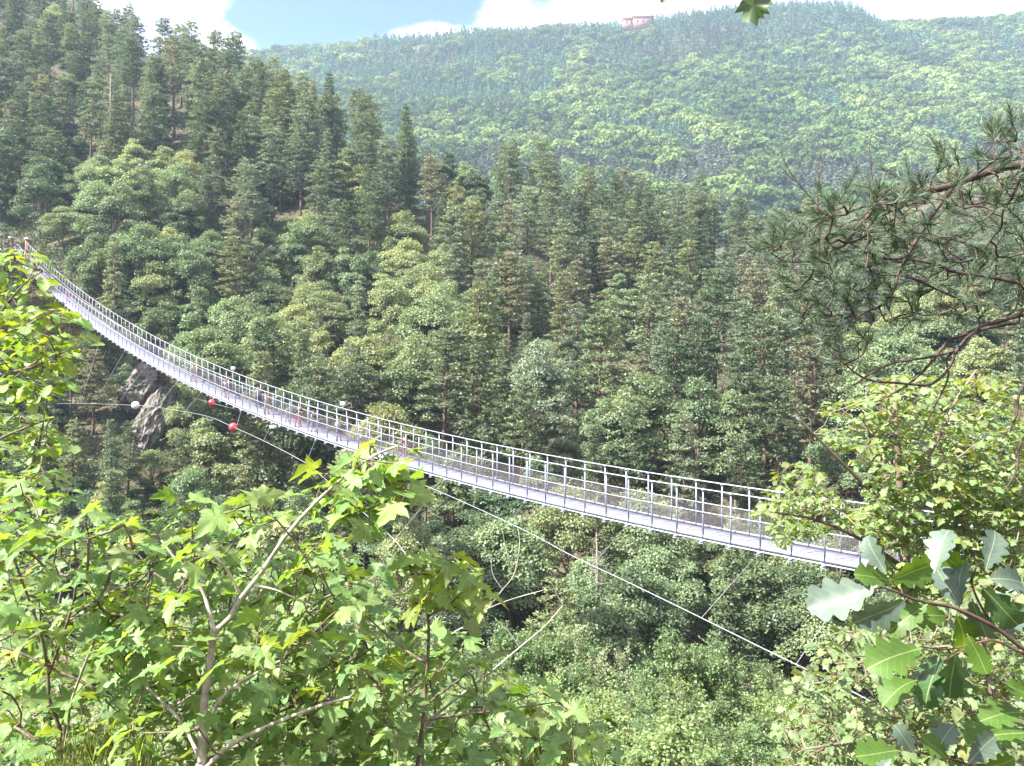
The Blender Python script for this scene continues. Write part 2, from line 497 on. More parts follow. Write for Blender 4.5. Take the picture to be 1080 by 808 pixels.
for i in range(n - 1, -1, -1):
    if cnt < 98 and XS[i] < 9:
        o = bpy.data.objects.new('cross_beam', beam_me); COL.objects.link(o); o.location = br(XS[i], .5); badd(o); cnt += 1
    else:
        rest.box(br(XS[i], .5, -.06), al * .045, ac * (WD / 2 + .22), zz * .05)
if rest.n:
    o = badd(rest.build('cross_beam', M_galv)); o['kind'] = 'stuff'
# far portal: two rust-red pillars with white caps
for sd in (-.15, 1.15):
    mb = MB(); mb.box(br(X_END_L - .12, sd, H / 2 - .9), al * .28, ac * .22, zz * (H / 2 + 1.1))
    pil = badd(mb.build('end_pillar', M_rust), label='rust red pillar with white cap')
    mb = MB(); mb.box(br(X_END_L - .12, sd, H + .32), al * .42, ac * .34, zz * .12)
    c = mb.build('cap', M_white); badd(c, pil)
# abutment slab on the far bank
mb = MB(); mb.box(br(X_END_L - .9, .5, -.6), al * 1.7, ac * 2.2, zz * .6)
badd(mb.build('abutment', simple_mat('pale_concrete', (.36, .33, .30), (.48, .45, .41), 2, .9)))
# small fittings on the far top cable
for X1, sz in ((-12.0, .2), (-6.2, .2)):
    mb = MB(); c0 = br(X1, 1.0, H + .35)
    mb.box(c0, al * sz, ac * .12, zz * .14); mb.box(c0 - zz * .22, al * .04, ac * .04, zz * .12)
    badd(mb.build('floodlight', M_white), label='small white box fitting on the top cable')
mb = MB(); mb.box(br(-8.45, -.15, -.3), al * .28, ac * .2, zz * .12); badd(mb.build('cable_box', M_white), label='white box slung under the deck')


# wind cables with their ties and marker balls
def spline(pts, k=10):
    pts = np.array(pts, dtype=float); out = []
    n = len(pts)
    for i in range(n - 1):
        p0 = pts[max(i - 1, 0)]; p1 = pts[i]; p2 = pts[i + 1]; p3 = pts[min(i + 2, n - 1)]
        for t in np.linspace(0, 1, k, endpoint=False):
            out.append(.5 * ((2 * p1) + (-p0 + p2) * t + (2 * p0 - 5 * p1 + 4 * p2 - p3) * t * t + (-p0 + 3 * p1 - 3 * p2 + p3) * t ** 3))
    out.append(pts[-1]); return np.array(out)


w1 = spline([P(-60, 445, 108), P(0, 433, 96), P(39, 428, 91), P(73, 425.5, 85), P(143, 427.5, 76.5), P(165, 429.5, 74), P(216, 438.5, 67), P(246, 450.5, 63),
             P(278, 465, 58.5), P(312, 482.5, 54), P(332, 496, 51), P(393, 549, 43), P(416, 569.5, 40), P(430, 588, 38.5), P(441, 608, 37), P(462, 660, 33), P(475, 720, 30)])
w2 = spline([P(150, 432, 96), P(200, 421.5, 88), P(226, 426, 82), P(262, 436, 72), P(296, 450, 65), P(370, 481, 55), P(454, 514.5, 46.6), P(545, 555.5, 39.5), P(602, 585.5, 36),
             P(660, 613, 33), P(732, 648, 30), P(815, 689, 27), P(894, 727, 24.5), P(957, 761, 22.5), P(1100, 835, 19)])
for wv, ties, balls, lab in ((w1, [((108, 354), (87, 425.5)), ((132, 370), (99, 426)), ((157, 386), (121, 427)), ((187, 401.5), (165, 429.5)), ((217, 414), (196, 435)), ((257, 436), (249, 452)), ((291, 449.5), (278, 465)),
                                   ((337, 464), (322, 488)), ((372, 476), (352, 513)), ((467, 504), (416, 569.5))], [(143, 427.5, 'white'), (246.5, 451, 'red')], 'wind bracing cable on the near side'),
                             (w2, [((467, 504), (456, 515)), ((550, 527.5), (533, 550)), ((654, 551), (622, 595)), ((787.6, 578), (738, 651)), ((889, 598), (838, 700))], [(222.5, 424.5, 'red')], 'wind bracing cable that drops towards the lower bank')):
    mb = MB(); mb.tube(wv, .022, 6); wc = badd(mb.build('wind_cable', M_guy, smooth=True), label=lab)
    wpx = np.array([proj(p) for p in wv])
    def on_cable(q):
        d = np.hypot(*(wpx - np.array(q)).T); return wv[int(np.argmin(d))]
    for a, b in ties:
        # the deck end sits on the near bearing cable
        k = np.argmin([abs(proj(br(x))[0] - a[0]) for x in XS]); A = br(XS[k], -.08, -.05); B = on_cable(b)
        mb = MB(); mb.tube([A, B], .013, 5); t = mb.build('tie_cable', M_guy); badd(t, wc)
    for bx, by, colr in balls:
        B = on_cable((bx, by)); me = bpy.data.meshes.new('marker_ball')
        import bmesh
        bmx = bmesh.new(); bmesh.ops.create_uvsphere(bmx, u_segments=20, v_segments=12, radius=.36 * (B[1] / 66) ** .6)
        bmx.to_mesh(me); bmx.free(); me.polygons.foreach_set('use_smooth', [True] * len(me.polygons))
        me.materials.append(bpy.data.materials.get('ball_' + colr) or simple_mat('ball_' + colr, (.75, .06, .09) if colr == 'red' else (.82, .82, .82), rough=.4))
        o = bpy.data.objects.new('marker_ball', me); COL.objects.link(o); o.location = B; badd(o, wc, '%s marker ball threaded on the cable' % colr)

# ------------------------------------------------------------------ people
def skin_obj(name, pts, edges, rad, mat, parent, sub=1):
    me = bpy.data.meshes.new(name); me.from_pydata([tuple(p) for p in pts], edges, [])
    me.materials.append(mat)
    o = bpy.data.objects.new(name, me); COL.objects.link(o); o.parent = parent
    md = o.modifiers.new('s', 'SKIN'); 
    for i, v in enumerate(me.skin_vertices[0].data):
        r = rad[i]; v.radius = (r, r) if not isinstance(r, tuple) else r
    me.skin_vertices[0].data[0].use_root = True
    md.use_smooth_shade = True
    if sub:
        s = o.modifiers.new('d', 'SUBSURF'); s.levels = sub; s.render_levels = sub
    return o


_pm = {}
def pmat(c):
    c = tuple(c)
    if c not in _pm: _pm[c] = simple_mat('cloth_%d' % len(_pm), tuple(v * (.42 if max(c) - min(c) < .2 and min(c) > .5 else .62) for v in c), rough=.85)
    return _pm[c]
SKIN_C = (.55, .33, .24)


def person(loc, face, height, shirt, legs, hair, label, lean=0.0, arms='down', stride=.12, pack=None, long_legs=False, sleeves=True, group='walkers on the footbridge'):
    """face: heading in radians about z (0 looks along +x)"""
    root = empty('person', loc, face)
    tag(root, label, 'person', group)
    k = height / 1.72
    ln = lean
    def q(x, y, z):
        """lean the upper body forwards about the hips"""
        if z > .92:
            dz = z - .92; x += math.sin(ln) * dz; z = .92 + math.cos(ln) * dz
        return (x * k, y * k, z * k)
    hip = q(0, 0, .94)
    pts = [q(0, 0, .94), q(.01, 0, 1.12), q(.02, 0, 1.32), q(.0, 0, 1.44), q(.02, 0, 1.52), q(.045, 0, 1.60), q(.03, 0, 1.68)]
    rad = [(.15, .11), (.135, .10), (.165, .115), (.11, .08), .052, .088, .082]
    edges = [(0, 1), (1, 2), (2, 3), (3, 4), (4, 5), (5, 6)]
    leg_i = []
    for s in (-1, 1):
        f = stride * s
        b = len(pts)
        pts += [q(0, s * .10, .88), q(f * .6 + .02, s * .11, .50), q(f - .02, s * .11, .09), q(f + .11, s * .125, .035)]
        rad += [.092, .062, .042, .036]
        edges += [(0, b), (b, b + 1), (b + 1, b + 2), (b + 2, b + 3)]; leg_i.append(b)
    arm_i = []
    for s in (-1, 1):
        b = len(pts)
        sh = q(0, s * .19, 1.40)
        if arms == 'down': el, ha, fi = q(-.03, s * .25, 1.12), q(.08, s * .25, .88), q(.11, s * .24, .79)
        elif arms == 'rail': el, ha, fi = q(.18, s * .24, 1.20), q(.42, s * .20, 1.24), q(.51, s * .19, 1.24)
        elif arms == 'up': el, ha, fi = q(.16, s * .22, 1.26), q(.30, s * .10, 1.50), q(.35, s * .07, 1.57)
        else: el, ha, fi = q(.02, s * .36, 1.24), q(.24, s * .42, 1.22), q(.33, s * .42, 1.22)
        pts += [sh, el, ha, fi]; rad += [.052, .040, .028, .022]
        edges += [(3, b), (b, b + 1), (b + 1, b + 2), (b + 2, b + 3)]; arm_i.append(b)
    rad = [tuple(x * k for x in r) if isinstance(r, tuple) else r * k for r in rad]
    skin_obj('body', pts, edges, rad, pmat(SKIN_C), root, 1)
    g = 1.16
    def sub(name, idx_edges, mat, grow=g, extra=None):
        ids = []
        for a, b in idx_edges:
            for v in (a, b):
                if v not in ids: ids.append(v)
        P2 = [pts[i] for i in ids]; R2 = [tuple(x * grow for x in rad[i]) if isinstance(rad[i], tuple) else rad[i] * grow for i in ids]
        E2 = [(ids.index(a), ids.index(b)) for a, b in idx_edges]
        return skin_obj(name, P2, E2, R2, mat, root, 1)
    es = [(1, 2), (2, 3)]
    pts_sh = [(0, 1)] + es
    if sleeves:
        for b in arm_i: pts_sh += [(3, b), (b, b + 1)]
    sub('shirt', pts_sh, pmat(shirt))
    es = []
    for b in leg_i:
        es += [(0, b), (b, b + 1)] + ([(b + 1, b + 2)] if long_legs else [])
    sub('trousers' if long_legs else 'shorts', es, pmat(legs), 1.2)
    for b in leg_i:
        skin_obj('shoe', [pts[b + 2], pts[b + 3]], [(0, 1)], [rad[b + 2] * 1.25, rad[b + 3] * 1.3], pmat((.12, .12, .13)), root, 0)
    hp = np.array(q(.025, 0, 1.655))
    skin_obj('hair', [hp + np.array([-.035, 0, -.05]) * k, hp + np.array([-.01, 0, .02]) * k, hp + np.array([.03, 0, .045]) * k], [(0, 1), (1, 2)], [.078 * k, .088 * k, .07 * k], pmat(hair), root, 1)
    if pack is not None:
        c0 = q(-.17, 0, 1.16); c1 = q(-.18, 0, 1.38)
        skin_obj('backpack', [c0, c1], [(0, 1)], [(.13 * k, .09 * k), (.11 * k, .07 * k)], pmat(pack), root, 1)
    # face: nose, eyes and mouth
    fm = MB(); fc = np.array(q(.045, 0, 1.60))
    fm.box(fc + np.array([.092, 0, .0]) * k, (.014 * k, 0, 0), (0, .011 * k, 0), (0, 0, .02 * k))
    fm.build('nose', pmat(SKIN_C), root)
    for s in (-1, 1):
        fe = MB(); fe.box(fc + np.array([.082, s * .032, .025]) * k, (.008 * k, 0, 0), (0, .012 * k, 0), (0, 0, .007 * k)); fe.build('eye', pmat((.03, .02, .02)), root)
    fe = MB(); fe.box(fc + np.array([.078, 0, -.04]) * k, (.008 * k, 0, 0), (0, .022 * k, 0), (0, 0, .005 * k)); fe.build('mouth', pmat((.35, .10, .09)), root)
    return root


def on_deck(px, side):
    """spot on the deck whose foot shows at column px"""
    xs = np.linspace(X_END_L, 8, 3000)
    k = int(np.argmin([abs(proj(br(x, side, .1))[0] - px) for x in xs])); return br(xs[k], side, .115)


DN = math.atan2(-.705, .709)      # heading down the deck towards the viewer's bank
UPH = DN + math.pi
NR = math.atan2(-.709, -.705)      # heading out over the near rail
person(on_deck(62, .5), UPH, 1.45, (.10, .42, .62), (.20, .22, .45), (.10, .06, .04), 'child in a blue top walking beside one in pink near the far end', group=None)
person(on_deck(72, .45), UPH, 1.55, (.80, .10, .38), (.62, .25, .50), (.12, .07, .05), 'person in a bright pink top near the far end of the deck', group=None, long_legs=True)
person(on_deck(204, .45), DN, 1.72, (.85, .82, .78), (.50, .33, .42), (.16, .09, .05), 'person in a white top with violet bag, walking down alone high on the deck', pack=(.22, .16, .40), group=None)
person(on_deck(238, .35), NR + .7, 1.76, (.82, .80, .80), (.10, .10, .24), (.62, .08, .08), 'person with a red cap, white shirt and navy backpack, arms raised', arms='up', pack=(.05, .04, .22), group=None)
person(on_deck(272, .85), DN, 1.80, (.55, .72, .66), (.05, .07, .16), (.05, .03, .03), 'person in pale green with a navy backpack by the far rail', pack=(.03, .04, .12), group=None, long_legs=True)
person(on_deck(281, .4), DN + .5, 1.74, (.85, .74, .68), (.62, .28, .28), (.04, .02, .02), 'person with black hair, dark straps over a pale top and dusty pink shorts', pack=(.06, .03, .05), arms='up', group=None)
person(on_deck(303, .45), UPH, 1.25, (.80, .80, .88), (.62, .62, .72), (.30, .18, .10), 'small child in white between two adults on the deck', group=None)
person(on_deck(314, .35), DN + .3, 1.78, (.03, .05, .18), (.82, .20, .12), (.04, .02, .02), 'person in a navy top and orange trousers leaning forwards on the deck', lean=.45, arms='rail', long_legs=True, stride=.2, pack=(.08, .02, .03), group=None)
person(on_deck(331, .4), UPH, 1.70, (.78, .74, .72), (.35, .38, .60), (.30, .14, .08), 'person seen with dark vest over white and blue shorts on the deck', pack=(.03, .02, .03), group=None)
person(on_deck(357, .35), DN + .2, 1.68, (.82, .86, .88), (.06, .06, .12), (.08, .05, .05), 'person in a white shirt and dark shorts, lowest walker before the maple spray', arms='out', group=None)
person(on_deck(428, .5), UPH, 1.70, (.40, .20, .18), (.35, .15, .22), (.10, .05, .04), 'person in brownish red half hidden behind the maple spray on the deck', arms='rail', lean=.2, group=None)

# ------------------------------------------------------------------ tree models
def pine_mesh(seed, hgt, R, bare, layers, droop, tuft, per, top_round=.6, spread=1.0):
    """returns trunk data and crown arrays of one conifer; hgt m tall, crown from bare*hgt up"""
    r = np.random.RandomState(seed)
    bendx = r.uniform(-.25, .25); bendy = r.uniform(-.25, .25)
    axis = lambda t: np.array([bendx * math.sin(t * 3), bendy * math.sin(t * 2.3), t * hgt])
    mb = MB()
    mb.tube([axis(t) + (0, 0, -1.2 if t == 0 else 0) for t in np.linspace(0, .98, 12)], np.interp(np.linspace(0, 1, 12), [0, 1], [.017 * hgt, .02]), 7)
    pos = []; dr = []; nm = []; sz = []
    lobes = r.uniform(.75, 1.25, 12)
    for li in range(layers):
        u = (li + r.uniform(-.3, .3)) / layers; u = min(max(u, 0), 1)
        t = bare + (1 - bare) * u
        prof = (1 - u ** 1.6) ** top_round * (1.0 if u > .15 else .62 + 2.5 * u) if top_round < .8 else (1 - u) ** .85 * (1.0 if u > .08 else .7 + 3.7 * u)
        nbr = r.randint(4, 7) if u < .85 else 4
        a0 = r.uniform(0, 6.28)
        for b in range(nbr):
            a = a0 + b * 6.28 / nbr + r.uniform(-.35, .35)
            if r.rand() < .12: continue
            Lb = R * prof * r.uniform(.62, 1.12) * lobes[int(a / 6.283 * 12) % 12] + .25
            o = axis(t)
            dh = np.array([math.cos(a), math.sin(a), 0])
            rise = r.uniform(.05, .4) if u > .5 else r.uniform(-.15, .25)
            tip = o + dh * Lb + np.array([0, 0, Lb * (rise - droop)])
            mb.tube([o, (o + tip) / 2 + (0, 0, .06 * Lb), tip], [.035 + .012 * Lb, .03, .012], 3, False)
            nt_ = max(2, int(Lb * tuft * .62))
            for q in range(nt_):
                f = 1 - .78 * (q + r.rand()) / nt_ * (1 if Lb > 1 else .9)
                c = o + (tip - o) * f + np.array([0, 0, .10 * Lb * math.sin(f * 3.14)])
                side = np.cross(dh, [0, 0, 1]) * r.normal(0, .20 * Lb * (1.15 - .5 * f) * spread)
                c = c + side + (0, 0, r.normal(0, .10))
                for s in range(per * 2):
                    d = dh * r.uniform(.2, 1) + np.array([r.normal(0, .55), r.normal(0, .55), r.uniform(-.1, .75)])
                    pos.append(c + r.normal(0, 1, 3) * (.17, .17, .08)); dr.append(d)
                    nm.append(np.array([r.normal(0, .4), r.normal(0, .4), .8]) + dh * .5)
                    sz.append((r.uniform(.14, .24), r.uniform(.30, .55), .3))
    pos = np.array(pos); R_ = rot_from(np.array(dr), np.array(nm))
    V, Fs = scatter_template(KITE_V, KITE_Q, [], pos, R_, np.array(sz))
    return mb, V, Fs


def broad_mesh(seed, hgt, R, clumps, per, leaf, trunk_t=.22, squash=1.25, jitter=.32, cl=(.24, .42), trunk_r=.016):
    r = np.random.RandomState(seed)
    mb = MB()
    cz = hgt * (.5 + trunk_t / 2); rz = hgt * (1 - trunk_t) / 2
    lean = r.uniform(-.5, .5, 2)
    tr = [np.array([lean[0] * t * t, lean[1] * t * t, t * cz * 1.25 - (1.2 if t == 0 else 0)]) for t in np.linspace(0, 1, 7)]
    mb.tube(tr, np.linspace(trunk_r * hgt, .04, 7), 7)
    pos = []; dr = []; nm = []; sz = []
    lob = r.normal(0, 1, (6, 3)); lob /= np.linalg.norm(lob, axis=1)[:, None]
    for c in range(clumps):
        d = r.normal(0, 1, 3); d /= np.linalg.norm(d)
        if d[2] < -.55: d[2] *= -.6
        rr = r.uniform(.55, 1.0) ** .6
        bump = 1 + .22 * np.max(lob @ d) ** 3 - .16 * r.rand()
        pear = 1.0 - .28 * max(d[2], 0) if squash > 1 else 1.0
        cc = np.array([d[0] * R * rr * bump * pear, d[1] * R * rr * bump * pear, cz + d[2] * rz * rr * bump]) + (lean[0], lean[1], 0)
        cr = R * r.uniform(*cl)
        k = r.randint(2, 6)
        mb.tube([tr[k], (tr[k] + cc) / 2 + (0, 0, -.05 * hgt * r.rand()), cc], [.035 * hgt / 8, .022 * hgt / 8, .01], 3, False)
        m = int(per * (cr / (R * np.mean(cl))) ** 2)
        e = r.normal(0, 1, (m, 3)); e /= np.linalg.norm(e, axis=1)[:, None]
        e[:, 2] = np.where(e[:, 2] < -.3, -e[:, 2], e[:, 2])
        rad = cr * r.uniform(.55, 1.08, m)
        p = cc + e * rad[:, None] * np.array([1.1, 1.1, .72])
        pos.append(p)
        nrm = e * .7 + np.array([0, 0, .55]) + r.normal(0, jitter, (m, 3)) + d * .25
        dd = r.normal(0, 1, (m, 3)) + e * .6 + np.array([0, 0, -.25])
        dr.append(dd); nm.append(nrm); s = leaf * r.uniform(.7, 1.3, m)
        sz.append(np.stack([s * .75, s, s * .6], 1))
    pos = np.concatenate(pos); R_ = rot_from(np.concatenate(dr), np.concatenate(nm))
    return mb, pos, R_, np.concatenate(sz)


def proto(kind, mb, V, Fs, leafmat, bark):
    t = mb.build('trunk', bark, smooth=True); c = mesh_np('crown', V, Fs, leafmat)
    a, b = t.data, c.data
    bpy.data.objects.remove(t); bpy.data.objects.remove(c)
    return a, b


PINES = []     # (trunk mesh, crown mesh, height, radius)
for i in range(5):
    h = 18 + i * .7
    mb, V, Fs = pine_mesh(20 + i, h, 3.3 + .25 * (i % 3), [.30, .42, .22, .35, .50][i], [19, 16, 23, 18, 14][i], .02, 3.6, 7, .62)
    PINES.append((*proto('pine', mb, V, Fs, M_needle, M_bark_pine), h, 3.5))
SPRUCES = []
for i in range(3):
    h = 20
    mb, V, Fs = pine_mesh(40 + i, h, 3.1, .10 + .05 * i, 30, .22, 4.2, 6, 1.0)
    SPRUCES.append((*proto('spruce', mb, V, Fs, M_needle, M_bark), h, 3.0))
BROADS = []
for i in range(5):
    h = 12.0
    mb, pos, R_, sz = broad_mesh(60 + i, h, [3.6, 3.0, 3.9, 2.7, 3.4][i], [46, 40, 52, 38, 46][i], 230, .27, .12, 1.25)
    V, Fs = scatter_template(KITE_V, KITE_Q, [], pos, R_, sz)
    BROADS.append((*proto('broad', mb, V, Fs, M_leaf, M_bark), h, 3.3))
def twiggy_mesh(seed, hgt, R, nshoot, leaves, leaf):
    """an open crown of leafy shoots on forking limbs"""
    r = np.random.RandomState(seed); mb = MB()
    lean = r.uniform(-.6, .6, 2)
    tr = np.array([[lean[0] * t * t, lean[1] * t * t, t * hgt * .85 - (1.2 if t == 0 else 0)] for t in np.linspace(0, 1, 9)])
    mb.tube(tr, np.linspace(.012 * hgt, .02, 9), 7)
    lim = [tr[2:]]
    for i in range(13):
        t = r.uniform(.22, .95); o = tr[0] + (tr[-1] - tr[0]) * t; o[2] = t * hgt * .85
        a = i * 2.4 + r.uniform(-.4, .4); ln = R * r.uniform(.7, 1.1) * (1.15 - .75 * t)
        e = o + np.array([math.cos(a) * ln, math.sin(a) * ln, ln * r.uniform(.35, .95)])
        m1 = (o + e) / 2 + r.normal(0, .12 * ln, 3); c = spline([o, m1, e], 5)
        mb.tube(c, np.linspace(.035, .012, len(c)), 4, False); lim.append(c[2:])
        for k in range(3):
            q = c[r.randint(3, len(c) - 1)]; f = q + (e - o) / ln * r.uniform(.4, 1.0) * ln * .5 + r.normal(0, .22 * R, 3) * (1, 1, .7)
            c2 = np.linspace(q, f, 5); mb.tube(c2, np.linspace(.015, .006, 5), 3, False); lim.append(c2)
    lim = np.concatenate(lim)
    pos = []; dr = []; nm = []; sz = []
    for i in range(nshoot):
        q = lim[r.randint(len(lim))]; out = q - np.array([lean[0] * .4, lean[1] * .4, hgt * .45]); out /= np.linalg.norm(out) + 1e-6
        ax = out * .6 + r.normal(0, .45, 3) + (0, 0, r.uniform(-.1, .9)); ax /= np.linalg.norm(ax)
        ln = r.uniform(.45, 1.15); tipz = q + ax * ln + (0, 0, -.08 * ln)
        mb.tube([q, q + ax * ln * .5, tipz], [.007, .005, .002], 3, False)
        m = int(leaves * ln * r.uniform(.7, 1.2)); u = r.uniform(.1, 1.05, m) ** .8
        p = q + (tipz - q) * u[:, None] + r.normal(0, .085, (m, 3)) * (1, 1, .6)
        pos.append(p); dr.append(ax * .6 + r.normal(0, .8, (m, 3)) + (0, 0, -.15)); nm.append(r.normal(0, .45, (m, 3)) + out * .35 + (0, 0, .85))
        sz.append(leaf * r.uniform(.6, 1.3, m))
    sz = np.concatenate(sz); sz = np.stack([sz * .8, sz, sz * .7], 1)
    return mb, np.concatenate(pos), rot_from(np.concatenate(dr), np.concatenate(nm)), sz


NEARS = []
for i in range(4):
    h = 8.0
    mb, pos, R_, sz = twiggy_mesh(80 + i, h, [2.9, 2.5, 3.1, 2.3][i], [620, 560, 680, 520][i], 52, .095)
    V, Fs = scatter_template(SMALL_V * np.array([1.5, 1, 1]), [], SMALL_T, pos, R_, sz)
    NEARS.append((*proto('near', mb, V, Fs, M_leaf, M_bark), h, 2.8))


def place_tree(kind, pr, loc, hgt, wide, colour, rz, bark_dark=False):
    root = empty(kind, loc, rz)
    s = hgt / pr[2]
    for nm_, me in (('trunk', pr[0]), ('crown', pr[1])):
        o = bpy.data.objects.new(nm_, me); COL.objects.link(o); o.parent = root
        o.scale = (s * wide, s * wide, s)
        o.color = (*colour, 1)
    return root


# looks: name -> colour
LOOK = {
    'pine': [('dark green', (.088, .132, .070)), ('grey green', (.145, .190, .122)), ('olive', (.160, .200, .100)), ('brownish', (.180, .188, .120))],
    'spruce': [('deep green', (.085, .125, .062)), ('bluish green', (.120, .165, .10)), ('pale grey green', (.18, .21, .12))],
    'broad': [('dark green', (.085, .130, .066)), ('mid green', (.135, .19, .095)), ('light green', (.19, .245, .125)), ('yellow green', (.245, .28, .135)), ('silvery green', (.215, .255, .17))],
}
# where the photo shows broadleaved crowns among the conifers: (px, py, rx, ry, preferred look)
BZ = [(150, 225, 60, 45, 2), (100, 260, 50, 40, 1), (190, 285, 50, 45, 1), (90, 135, 18, 22, 2), (120, 190, 45, 25, 2), (185, 190, 22, 18, 3), (30, 190, 35, 40, 0), (195, 350, 60, 40, 1),
      (375, 225, 28, 40, 3), (310, 290, 50, 40, 2), (375, 330, 50, 40, 3), (300, 350, 70, 45, 1), (400, 390, 40, 50, 2), (470, 390, 40, 60, 2), (310, 260, 40, 20, 3),
      (110, 290, 40, 20, 3), (440, 270, 40, 60, 2), (490, 215, 40, 30, 2), (560, 430, 28, 45, 4), (585, 455, 30, 40, 4), (640, 195, 14, 20, 3), (690, 480, 50, 25, 2), (640, 370, 35, 50, 2),
      (740, 480, 45, 40, 2), (800, 190, 80, 22, 3), (215, 480, 45, 50, 3), (200, 515, 50, 30, 2), (255, 420, 60, 30, 1), (380, 520, 90, 60, 1), (300, 480, 40, 40, 0),
      (560, 560, 90, 50, 2), (480, 580, 60, 50, 1), (700, 600, 90, 60, 2), (660, 570, 40, 30, 3), (620, 560, 25, 40, 4), (900, 560, 120, 60, 2), (860, 470, 50, 50, 1), (930, 420, 80, 60, 2),
      (850, 215, 100, 30, 3), (1000, 230, 90, 60, 3), (450, 345, 25, 20, 2), (520, 500, 60, 30, 1), (210, 60, 10, 12, 2), (185, 55, 10, 14, 3), (40, 240, 30, 20, 1), (1010, 400, 70, 90, 3)]


def pick(px, py, r):
    for x, y, a, b, lk in BZ:
        if ((px - x) / a) ** 2 + ((py - y) / b) ** 2 < 1:
            if r.rand() < .88:
                li = lk if r.rand() < .62 else r.randint(0, 4)
                return 'broad', li
            break
    else:
        if r.rand() < .13: return 'broad', r.randint(0, 4)
    if py > 520 and r.rand() < .6: return 'broad', r.randint(0, 4)
    if r.rand() < .26: return 'spruce', [0, 1, 1, 2][r.randint(4)]
    # the pines of the middle slope look greyer
    return 'pine', [0, 0, 1, 1, 1, 1, 2, 2, 0, 3][r.randint(10)]


def bridge_gap(x, y):
    """signed distance in plan: <0 in front of (nearer than) the near edge"""
    return (42.6 * y + 42.32 * x - 800 * H) / math.hypot(42.6, 42.32)


def deck_py(px):
    """lowest deck line in the photo at this column"""
    xs = np.array([proj(br(x))[0] for x in XS]); yy = np.array([proj(br(x, 0, -.15))[1] for x in XS])
    return float(np.interp(px, xs, yy))
def rail_py(px):
    xs = np.array([proj(br(x, 1))[0] for x in XS]); yy = np.array([proj(br(x, 1, H))[1] for x in XS])
    return float(np.interp(px, xs, yy))


r = np.random.RandomState(11)
cand = []
sp = 5.0
D = 47.0
while D < 345:
    step = sp * (1 + .0010 * D)
    xmax = .76 * D + 8
    x = -xmax
    while x < xmax:
        X_ = x + r.uniform(-.42, .42) * step; Y_ = D + r.uniform(-.42, .42) * step
        x += step
        cand.append((X_, Y_))
    D += step
cand = np.array(cand); cz_ = ground_z(cand[:, 0], cand[:, 1])
MASK = np.zeros((110, 160), dtype=bool)             # 10-pixel cells with an apron round the frame
trees = []; VIS = {}
order = np.argsort(cand[:, 1])
ENDP = br(X_END_L, .5)
for k in order:
    X_, Y_ = cand[k]; z = cz_[k]
    px, gpy = proj((X_, Y_, z))
    if px < -70 or px > 1150: continue
    if math.hypot(X_ - ENDP[0], Y_ - ENDP[1]) < 6.5: continue
    gap = bridge_gap(X_, Y_)
    kd, li = pick(px, gpy - 5.5 / Y_ * F, r)
    hg = {'pine': r.uniform(14.5, 20.5), 'spruce': r.uniform(13, 20), 'broad': r.uniform(8, 13.5)}[kd]
    if Y_ < 75: hg *= .72
    if 120 < px < 640 and Y_ > 145 and kd != 'broad': hg = r.uniform(18, 24) * np.interp(px, [120, 200, 440, 640], [.9, 1, .95, .88])
    if 640 < px < 1080 and Y_ > 240: hg = min(hg, 11)
    wide = r.uniform(.85, 1.15)
    # keep the corridor of the bridge and the view of it clear
    base_here = br(max(min(X_ / H, 10), X_END_L))[2]
    if Y_ < 50 and px > 800: continue
    if abs(gap) < 5.0:
        tmax = min(br(max(min(v, 10.5), X_END_L))[2] for v in ((X_ - 2) / H, (X_ + 2) / H)) - 1.0
        hg = min(hg, tmax - z)
    if gap < 0 and px > 40:
        tz = (HY - (max(deck_py(px - 12), deck_py(px + 12)) + 4)) * Y_ / F
        if Y_ < 60: tz -= .5
        hg = min(hg, tz - z)
    # sight line to the far landing, the rock face and the dry bank
    if 5 < px < 46 and 112 < Y_ < 125 and gap > -8: hg = min(hg, (HY - 262) * Y_ / F - z)
    if 135 < px < 190 and 55 < Y_ < 96: hg = min(hg, (HY - 455) * Y_ / F - z)
    if 140 < px < 172 and 86 < Y_ < 98: continue
    if 25 < px < 75 and 70 < Y_ < 114: hg = min(hg, (HY - 352) * Y_ / F - z)
    if Y_ < 60 and px < 800: hg = min(hg, (HY - (540 if px > 480 else 520)) * Y_ / F - z)
    if px < 148 and Y_ < 88: hg = min(hg, (HY - 440) * Y_ / F - z)
    if hg < 4.0: continue
    if hg < 8.5 and kd != 'broad': kd, li = 'broad', r.randint(0, 4)
    # keep the ridge line of the photo
    top = proj((X_, Y_, z + hg))[1]
    pr = {'pine': PINES, 'spruce': SPRUCES, 'broad': BROADS}[kd]; pr = pr[r.randint(len(pr))]
    rad = pr[3] * hg / pr[2] * wide * F / Y_
    if kd == 'broad' and hg < 8: wide *= 1.2
    c0, c1 = int((px - rad * .8) / 10) + 20, int((px + rad * .8) / 10) + 20
    bare = .35 if kd == 'pine' else .1
    r0, r1 = int(top / 10) + 10, int((gpy - (gpy - top) * bare) / 10) + 10
    c0, c1 = max(c0, 0), min(c1, 159); r0, r1 = max(r0, 0), min(r1, 109)
    if r1 < r0 or c1 < c0: continue
    cell = MASK[r0:r1 + 1, c0:c1 + 1]
    if cell.mean() > .86: continue
    inr = cell[max(0, 10 - r0):, :]
    if top > 640 or gpy < -5: continue
    vis_ = 1 - cell.mean()
    cell[int(len(cell) * .2):, :] = True
    if bare < .2 or True: MASK[r0 + (r1 - r0) // 2:r1 + 1, c0:c1 + 1] = True
    trees.append([kd, li, pr, X_, Y_, z, hg, wide, px, top, gpy]); VIS[len(trees) - 1] = vis_ * (r1 - r0 + 1) * (c1 - c0 + 1)

